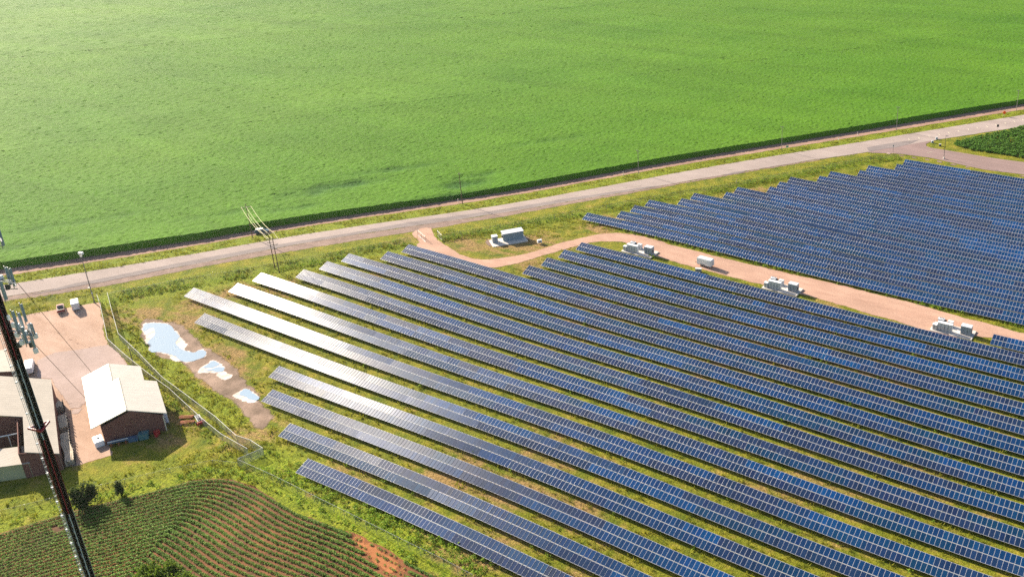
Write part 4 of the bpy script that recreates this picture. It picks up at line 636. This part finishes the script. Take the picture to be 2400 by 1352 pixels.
wheels(t_, (-.9, -.05), 1.05, .36); k = MB(); k.box((-.48, -1.19, .82), (1.9, .1, .12)); k.box((-.48, 1.19, .82), (1.9, .1, .12)); k.build('fender', M['dark'], t_); k = MB(); k.cyl((-2.8, 0, .5), (-4.1, 0, .5), .07, .07, 6); k.cyl((-3.9, 0, 0), (-3.9, 0, .9), .05, .05, 6); k.build('tow_hitch', M['dark'], t_); k = MB(); k.box((0, -1.16, .62), (5.4, .04, .12)); k.build('skirt', M['steel'], t_)
def car(name, label, loc, rz, Lh, W, prof_body, prof_cab, paint, win, bed=None, roofm=None):
    t_ = thing(name, label, 'car' if bed is None else 'pickup truck', loc, rz)
    MB().prism(prof_body, -W / 2, W / 2).build('body', paint, t_, .07)
    cb = MB(); n = len(prof_cab); vs = [(x, -W / 2 * (.96 if z < 1.1 else .78), z) for x, z in prof_cab] + [(x, W / 2 * (.96 if z < 1.1 else .78), z) for x, z in prof_cab]
    cb.add(vs, [tuple(range(n)), tuple(range(2 * n - 1, n - 1, -1))] + [(k, n + k, n + (k + 1) % n, (k + 1) % n) for k in range(n)]); cb.build('windows', M['glass'], t_)
    xs_ = [p[0] for p in prof_cab if p[1] > 1.2]; zt = max(p[1] for p in prof_cab); k = MB(); k.box(((min(xs_) + max(xs_)) / 2, 0, zt + .02), (max(xs_) - min(xs_) + .1, W * .8, .07)); k.build('roof', roofm or paint, t_, .02)
    wheels(t_, (-Lh * .31, Lh * .31), W / 2 - .1, .36)
    for s in (-1, 1):
        k = MB(); k.box((Lh / 2 + .01, s * W * .36, .78), (.05, .3, .18)); k.build('headlight', M['white'], t_); k = MB(); k.box((-Lh / 2 - .01, s * W * .38, .85), (.05, .22, .3)); k.build('tail_light', M['red'], t_)
    if bed: k = MB(); k.box(((bed[0] + bed[1]) / 2, 0, bed[2] + .02), (bed[1] - bed[0], W * .82, .05)); k.build('bed_cover', M['black'], t_); k = MB(); k.box((-Lh / 2 - .02, 0, .45), (.14, W * .9, .18)); k.build('bumper', M['steel'], t_)
    return t_
a_, b_ = [Vector(p) for p in DATA['suv']]; mid = (a_ + b_) / 2 + Vector((-.9, .8)); 
car('parked_car', 'dark teal station wagon parked on the dirt track below the sagging wires', (mid.x, mid.y, T(mid.x, mid.y) + .03), math.atan2((b_ - a_).y, (b_ - a_).x), 5.0, 1.9, [(-2.5, .35), (2.5, .35), (2.5, .85), (1.3, 1.05), (-2.4, 1.1), (-2.5, .9)], [(-2.3, 1.06), (1.35, 1.03), (.5, 1.68), (-1.9, 1.68)], M['teal'], None, None, M['offwhite'])  # off-white roof puts the bright roof highlight into the colour
x, y = DATA['pickup'][0]; pa = math.atan2(2.6, -5.6); px_, py_ = -298.0, 117.3
car('parked_pickup', 'dark red pickup with a black covered bed parked at the yard edge', (px_, py_, T(px_, py_) + .05), pa, 5.4, 2.0, [(-2.7, .4), (2.7, .4), (2.7, 1.0), (1.2, 1.15), (-.6, 1.15), (-2.7, 1.12)], [(-.5, 1.1), (1.25, 1.1), (.7, 1.85), (-.3, 1.85)], M['maroon'], None, (-2.55, -.6, 1.13), M['maroon'])
vx, vy = -295.6, 120.6; t_ = thing('parked_van', 'white cargo van parked beside the red pickup', 'van', (vx, vy, T(vx, vy) + .05), pa)
MB().prism([(-2.8, .4), (2.8, .4), (2.8, 1.0), (2.2, 1.25), (1.5, 2.45), (-2.7, 2.5), (-2.8, 2.3)], -1.02, 1.02).build('body', M['white'], t_, .09); k = MB(); k.add([(2.22, -.85, 1.3), (2.22, .85, 1.3), (1.56, .8, 2.36), (1.56, -.8, 2.36)], [(0, 1, 2, 3)]); [k.v.__setitem__(i, (p[0] + .05, p[1], p[2] + .03)) for i, p in enumerate(k.v)]; k.build('windscreen', M['glass'], t_)
k = MB(); k.box((-2.83, 0, 1.35), (.05, 1.8, 1.8)); k.build('rear_door', M['offwhite'], t_, .02); wheels(t_, (-1.7, 1.75), .93, .38); k = MB(); k.box((-2.86, 0, .5), (.15, 1.9, .18)); k.build('bumper', M['grey'], t_)
for s in (-1, 1): k = MB(); k.box((-2.86, s * .9, 1.2), (.05, .14, .4)); k.build('tail_light', M['red'], t_)
x, y = -272.0, 95.4; ta = math.atan2(.35, -.94) - .15; t_ = thing('flatbed_truck', 'white truck with a blue load parked behind the mast beside the small brick building', 'truck', (x, y, T(x, y) + .05), ta)
k = MB(); k.box((-1.6, 0, 1.5), (4.2, 2.1, 1.7)); k.build('cargo_box', M['white'], t_, .06); MB().prism([(.7, .5), (3.4, .5), (3.4, 1.2), (2.5, 1.5), (2.0, 2.3), (.7, 2.3)], -1., 1.).build('cab', M['white'], t_, .08); k = MB(); k.box((.2, .9, 1.3), (1.0, .9, 1.3)); k.build('tool_box', M['blue'], t_, .03); wheels(t_, (-2.4, 2.5), .95, .42); k = MB(); k.box((0, 0, .55), (6.6, .9, .2)); k.build('chassis', M['dark'], t_)
# ------------------------------------------------------------------ yard clutter
for i, ((x, y), lb) in enumerate(zip(DATA['lumber'], ('shortest plank stack, at the back end of the workshop wall', 'broad plank stack second from the back along the workshop wall', 'plank stack in the middle of the workshop wall', 'crooked slumped plank stack near the front of the workshop wall', 'plank stack closest to the bean field, at the workshop wall corner'))):
    a = math.atan2(ud.y, ud.x) + (0, .02, 0, .12, -.03)[i]; L = (3.2, 6.5, 5.5, 6.5, 4.5)[i]; z = T(x, y); t_ = thing('lumber_stack', lb, 'lumber stack', (x, y, z), a, 'lumber stacks along the workshop wall'); k = MB(); g = random.Random(i)
    for lay in range(6):
        for j in range(5): k.box((g.uniform(-.35, .35), -.75 + j * .36, .55 + lay * .24), (L + g.uniform(-.6, .3), .31, .13), g.uniform(-.02, .02))
    k.build('planks', M['wood'], t_); k = MB()
    for xx in np.linspace(-L * .42, L * .42, 4): k.box((xx, .3, .3), (.18, 2.9, .22)); k.box((xx, -1.0, 1.2), (.14, .14, 2.2))
    k.build('rack', M['dark'], t_)
x, y = DATA['bins'][0]; wa = math.atan2((wr - wl_).y, (wr - wl_).x); nv = Vector((math.cos(wa - math.pi / 2), math.sin(wa - math.pi / 2)))
def atwall(f, out): p = wl_ + (wr - wl_) * f + nv * out; return p.x, p.y, T(p.x, p.y)
x, y, z = atwall(.22, 1.2); t_ = thing('pipe_rack', 'long blue and white pipes on a low rack against the brick gable wall', 'pipe rack', (x, y, z), wa); k = MB(); g = random.Random(3)
for j in range(7): k.cyl((-2.1 + g.uniform(-.3, .3), -.5 + j * .17, 1.0 + .25 * (j % 2)), (2.1 + g.uniform(-.3, .3), -.4 + j * .15, 1.0 + .25 * (j % 2)), .1, .1, 6)
k.build('pipes', M['blue'], t_); k = MB(); [k.box((xx, 0, .5), (.12, 1.4, 1.0)) for xx in (-1.6, 0, 1.6)]; k.build('rack', M['rust'], t_); k = MB(); k.cyl((-2.2, -.45, 1.4), (2.2, -.3, 1.45), .13, .13, 6); k.build('white_pipe', M['offwhite'], t_)
x, y, z = atwall(.46, 1.1); t_ = thing('storage_bin', 'wide blue storage bin in the middle of the brick gable wall', 'bin', (x, y, z), wa, None); k = MB(); k.box((0, 0, .5), (2.1, 1.1, 1.0), 0, 1.05); k.build('bin_body', M['blue'], t_, .05); k = MB(); k.box((0, 0, 1.05), (2.3, 1.25, .1)); k.build('lid', M['blue'], t_)
x, y, z = atwall(.64, 1.2); t_ = thing('storage_bin', 'tall teal skip right of the blue bin by the brick gable wall', 'bin', (x, y, z), wa); k = MB(); k.box((0, 0, .8), (2.0, 1.5, 1.6), 0, 1.1); k.build('bin_body', M['tealbin'], t_, .05); k = MB(); k.box((0, 0, 1.62), (2.3, 1.75, .1)); k.build('lid', M['tealbin'], t_)
for i, (f_, o_) in enumerate(((.83, 1.0), (.87, .8), (.85, 1.7))):
    x, y, z = atwall(f_, o_); t_ = thing('barrel', ('left red drum of the trio at the gable wall corner', 'right red drum of the trio at the gable wall corner', 'front red drum of the trio at the gable wall corner')[i], 'drum', (x, y, z), 0, 'red drums by the brick wall'); k = MB(); k.cyl((0, 0, 0), (0, 0, 1.25), .42, .42, 14); k.build('shell', M['red'], t_); k = MB(); [k.cyl((0, 0, q_), (0, 0, q_ + .06), .45, .45, 14) for q_ in (.38, .8, 1.2)]; k.build('hoops', M['red'], t_)
x, y = DATA['whitebox'][0]; t_ = thing('storage_tank', 'white rectangular tank standing at the left corner of the brick gable wall', 'tank', (x, y, T(x, y)), wa + .35); k = MB(); k.box((0, 0, .85), (2.0, 3.6, 1.5)); k.build('tank_body', M['white'], t_, .12); k = MB(); k.cyl((.1, .2, 1.6), (.1, .2, 1.75), .22, .22, 10); k.build('filler_cap', M['black'], t_); k = MB(); k.box((0, 0, .1), (1.8, 3.3, .2)); k.build('skid', M['dark'], t_)
x, y = DATA['ladder'][0]; t_ = thing('metal_rack', 'pale metal rack with five shelves at the right side wall of the brick workshop', 'rack', (x - 1.0, y - .6, T(x, y)), math.atan2(u.y, u.x)); k = MB(); [k.box((xx, yy, 1.5), (.1, .1, 3.0)) for xx in (-2, 2) for yy in (-.7, .7)]; k.build('uprights', M['lgrey'], t_); k = MB(); [k.box((-1.8 + .9 * j, 0, 2.9), (.4, 1.6, .1)) for j in range(5)]; [k.box((0, 0, q_), (4, 1.4, .06)) for q_ in (.5, 1.3, 2.1)]; k.build('shelves', M['lgrey'], t_)
for i, ((x, y), lb) in enumerate(zip(DATA['machines'][:2], ('rear stack of orange beams lying in the grass right of the brick workshop', 'front stack of orange beams lying in the grass right of the brick workshop'))):
    t_ = thing('beam_stack', lb, 'beam stack', (x, y, T(x, y)), .55 + .1 * i, 'orange beam stacks'); k = MB(); g = random.Random(i)
    for j in range(5): k.box((g.uniform(-.3, .3), -.5 + j * .26, .45 + .12 * (j % 2)), (3.4, .13, .16), g.uniform(-.06, .06))
    k.build('beams', M['rust'], t_); k = MB(); [k.box((xx, 0, .2), (.2, 1.5, .3)) for xx in (-1.4, 1.4)]; k.build('bearers', M['wood'], t_)
x, y = DATA['machines'][2]; t_ = thing('farm_implement', 'grey and red towed farm implement beside the fence', 'farm implement', (x + 1.2, y - .3, T(x, y)), -.35); k = MB(); k.box((-1.2, -.5, .7), (3.4, .16, .2)); k.box((-1.2, .5, .7), (3.4, .16, .2)); k.box((-1.4, .0, .95), (2.2, .5, .4), .1, .8); [k.box((-2.6 + .7 * j, 0, .7), (.12, 1.1, .14)) for j in range(5)]; k.build('frame', M['grey'], t_); k = MB(); k.cyl((1.3, -.9, .6), (1.3, 1.0, .6), .36, .36, 14); k.build('roller', M['red'], t_); wheels(t_, (.4,), .95, .42); k = MB(); k.cyl((-2.9, 0, .7), (-4.4, .2, .5), .08, .08, 6); k.build('drawbar', M['dark'], t_)
# ------------------------------------------------------------------ trees and shrubs
def crown(cx, cy, cz, rx, rz, n, seed, leaf_, clumps=26, cone=0.):
    g = np.random.default_rng(seed); V = []; F = []; cs = []
    for _ in range(clumps):
        d = g.normal(size=3); d /= np.linalg.norm(d); rr = g.random() ** .4; h = d[2] * rr; sh = 1 - cone * (h + 1) / 2; cs.append((d[0] * rx * rr * sh * .85, d[1] * rx * rr * sh * .85, h * rz, .28 + .25 * g.random()))
    for _ in range(n):
        c = cs[g.integers(0, clumps)]; p = np.array(c[:3]) + g.normal(size=3) * c[3] * rx * .45; d = g.normal(size=3); d /= np.linalg.norm(d); s = np.cross(d, g.normal(size=3)); s /= np.linalg.norm(s); l = leaf_ * (.6 + .8 * g.random()); p = p + (cx, cy, cz); i = len(V)
        V += [p - s * l * .5, p + d * l * .7, p + s * l * .5, p - d * l * .7]; F.append((i, i + 1, i + 2, i + 3))
    return np.array(V), np.array(F)
def tree(name, xy, label, cat, h, rx, rz, n, seed, m, leaf_=.3, cone=0., tr=.14):
    x, y = xy; t_ = thing(name, label, cat, (x, y, T(x, y))); k = MB(); k.cyl((0, 0, -.2), (.05, 0, h * .5), tr, tr * .6, 8); g = random.Random(seed)
    for j in range(7): a = j * .9 + g.random(); k.cyl((0, 0, h * (.2 + .05 * j)), (math.cos(a) * rx * .7, math.sin(a) * rx * .7, h * (.45 + .06 * j)), tr * .45, tr * .15, 5)
    k.build('trunk', M['bark'], t_); V, F = crown(0, 0, h - rz * .95, rx, rz, n, seed, leaf_, 26, cone); npmesh('crown', V, F, m, t_)
tree('round_tree', DATA['bush'][0], 'rounded dark green tree at the upper edge of the bean field near the mast', 'tree', 5.6, 2.9, 2.8, 2600, 3, M['tree'], .34)
tree('conifer_tree', DATA['bush2'][0], 'small narrow dark green tree right of the rounded tree', 'tree', 4.2, 1.25, 2.1, 1000, 5, M['tree'], .26, .7)
for i, ((x, y), lb) in enumerate(zip(DATA['shrub'], ('leafy light green shrub in the middle of the bean rows, at the bottom edge', 'light green shrub right of its neighbour in the bean rows', 'low shrub left of the leafy one inside the bean rows', 'lowest light green shrub at the picture bottom inside the bean rows'))): tree('shrub', (x, y), lb, 'shrub', (2.6, 2.2, 1.6, 2.2)[i], (2.6, 2.2, 1.8, 2.4)[i], (1.6, 1.3, .9, 1.3)[i], 1300, 10 + i, M['shrub'], .3, 0, .08)
# ------------------------------------------------------------------ guyed lattice mast with antennas
az = R(161.1); mx, my = 100 * math.cos(az), 100 * math.sin(az); mz = T(mx, my); mast = thing('lattice_mast', 'tall red and white guyed lattice mast crossing the left side, carrying antennas', 'mast', (mx, my, mz))
LR = np.array([_rt.x, _rt.y, 0.]); LF = np.array([math.cos(az), math.sin(az), 0.])
legs = [(.46 * math.cos(t_), .46 * math.sin(t_)) for t_ in (az + math.pi, az + math.pi + 2.094, az + math.pi - 2.094)]
zb = [0, 9.2, 18.4, 27.6, 36.8, 46, 58.3, 67.5, 76.7, 85.9, 100.]
for i in range(len(zb) - 1):
    k = MB(); za_, zc_ = zb[i], zb[i + 1]
    for lx, ly in legs: k.cyl((lx, ly, za_), (lx, ly, zc_), .045, .045, 6)
    zz = za_ + .4; j = 0
    while zz < zc_ - .1:
        for a in range(3):
            p, q_ = legs[a], legs[(a + 1) % 3]; k.cyl((*p, zz), (*q_, zz), .022, .022, 4, False); z2_ = min(zz + .8, zc_); k.cyl((*(p if j % 2 else q_), zz), (*(q_ if j % 2 else p), z2_), .02, .02, 4, False)
        zz += .8; j += 1
    k.build('mast_section', M['mast_red'] if i % 2 == 1 else M['mast_white'], mast)
k = MB(); g = random.Random(1)
for j in range(26): a = g.uniform(0, 6.28); rr = g.uniform(.05, .36); k.cyl((rr * math.cos(a), rr * math.sin(a), .5), (rr * math.cos(a), rr * math.sin(a), 98), .075, .075, 6)
k.build('cable_bundle', M['cable'], mast)
k = MB(); o_ = -LR * .78
for d_ in (-.09, .09): k.cyl(tuple(o_ + LR * d_ + (0, 0, 1)), tuple(o_ + LR * d_ + (0, 0, 97)), .02, .02, 5)
for zz in np.arange(2, 97, .45): k.cyl(tuple(o_ - LR * .09 + (0, 0, zz)), tuple(o_ + LR * .09 + (0, 0, zz)), .018, .018, 4)
k.build('ladder', M['mast_white'], mast)
k = MB(); [k.cyl(tuple(o_ + (0, 0, zz)), (legs[1][0], legs[1][1], zz), .03, .03, 4) for zz in np.arange(3, 97, 1.8)]; [k.box(tuple(o_ + (0, 0, zz)), (.2, .2, .12)) for zz in np.arange(2.2, 97, 1.8)]; k.build('ladder_brackets', M['mast_white'], mast)
k = MB(); tri = [tuple(np.array((1.05 * math.cos(a), 1.05 * math.sin(a), 78.0))) for a in (az + math.pi, az + math.pi + 2.094, az + math.pi - 2.094)]
for a in range(3): p, q_ = np.array(tri[a]), np.array(tri[(a + 1) % 3]); m_ = (p + q_) / 2; k.box(tuple(m_), (np.linalg.norm(p - q_), .12, .22), math.atan2((q_ - p)[1], (q_ - p)[0])); k.cyl((0, 0, 78), tri[a], .06, .06, 6)
k.build('guy_bracket', M['mast_red'], mast)
def mount(z, items, rrus, lbl):
    k = MB(); k.cyl((0, 0, z), tuple(LR * 2.3 + (0, 0, z)), .06, .06, 6); k.cyl((0, 0, z - .9), tuple(LR * 2.3 + (0, 0, z - .9)), .05, .05, 6); k.cyl(tuple(LR * 2.2 - LF * 1.6 + (0, 0, z)), tuple(LR * 2.2 + LF * 1.6 + (0, 0, z)), .05, .05, 6); k.cyl(tuple(-LR * 1.6 + LF + (0, 0, z)), tuple(LR * 2.3 - LF + (0, 0, z)), .05, .05, 6); k.cyl((0, 0, z), tuple(-LR * 2.0 + (0, 0, z)), .06, .06, 6)
    for l_, f_, zz, h_, w_ in items: c = LR * l_ + LF * f_; k.cyl((c[0], c[1], zz - h_ * .7), (c[0], c[1], zz + h_ * .55), .04, .04, 6); k.cyl((c[0], c[1], z), tuple(LR * l_ * .5 + (0, 0, z)), .035, .035, 5)
    fr = k.build('antenna_mount', M['steel'], mast)
    for l_, f_, zz, h_, w_ in items: c = LR * (l_ + .16) + LF * (f_ - .1); k = MB(); k.box((c[0], c[1], zz), (w_ * .8, .11, h_), az - math.pi / 2 + .4 * l_); k.build('panel_antenna', M['antenna'], fr, .03)
    for l_, f_, zz in rrus: c = LR * l_ + LF * f_; k = MB(); k.box((c[0], c[1], zz), (.34, .26, .5), az + l_); k.build('radio_unit', M['white'] if (int(zz * 10) % 3) else M['dark'], fr, .02)
mount(88.9, [(.95, -.6, 90.2, 2.1, .3), (2.0, .5, 90.6, 1.9, .28), (2.35, -.4, 89.2, 1.2, .2), (1.5, .9, 89.6, 1.7, .28), (1.35, -1.2, 88.9, 1.8, .28), (-1.6, .4, 89.6, 1.9, .3), (1.95, -1.1, 88.2, 1.5, .22)],
      [(.7 + .23 * j, (-.6, .3, -.1, .5, -.9)[j % 5], 87.6 + .45 * ((j * 7) % 5)) for j in range(9)] + [(.5, .2, 90.2), (.8, -.3, 89.6), (1.1, .1, 89.2)] + [(.6 + .21 * j, (.5, -1., .1, -.5, .9)[(j * 3) % 5], 87.1 + .31 * ((j * 5) % 7)) for j in range(9)], 'a')
mount(94.2, [(2.0, -.2, 94.6, 1.8, .32), (.75, -.9, 93.5, 1.9, .32), (1.7, 1., 94.3, 1.8, .3), (-1.5, .3, 94.5, 1.8, .3)], [(.8, .2, 94.), (1.4, -.3, 93.6), (1.1, .5, 94.3)], 'b')
mount(98.6, [(2.15, -.1, 98.6, 1.7, .32), (1.0, .8, 98.8, 1.7, .3)], [(.9, 0, 98.2)], 'c')
for (x, y), zt, lb in zip(DATA['guys'], (99.4, 91.6), ('upper guy cable from the mast top, crossing above the gravel yard', 'lower guy cable from the mast antennas to the brick gable wall')):
    o = MB().cyl((mx, my, mz + zt), (x, y, T(x, y)), .03, .03, 5).build('guy_cable', M['cable'], None); tag(o, lb, 'cable', 'mast guy cables')

# ------------------------------------------------------------------ air
k = MB(); k.box((-200, 650, 70), (2800, 2300, 150)); hz = k.build('haze', M['white'], None); hz['kind'] = 'stuff'
hm = bpy.data.materials.new('air_haze'); hm.use_nodes = True; hn = hm.node_tree; hn.nodes.remove(hn.nodes['Principled BSDF'])
pv = hn.nodes.new('ShaderNodeVolumePrincipled'); pv.inputs['Color'].default_value = (.95, .97, 1, 1); pv.inputs['Density'].default_value = .00003; pv.inputs['Anisotropy'].default_value = .55
hn.links.new(pv.outputs[0], hn.nodes['Material Output'].inputs['Volume']); hz.data.materials[0] = hm
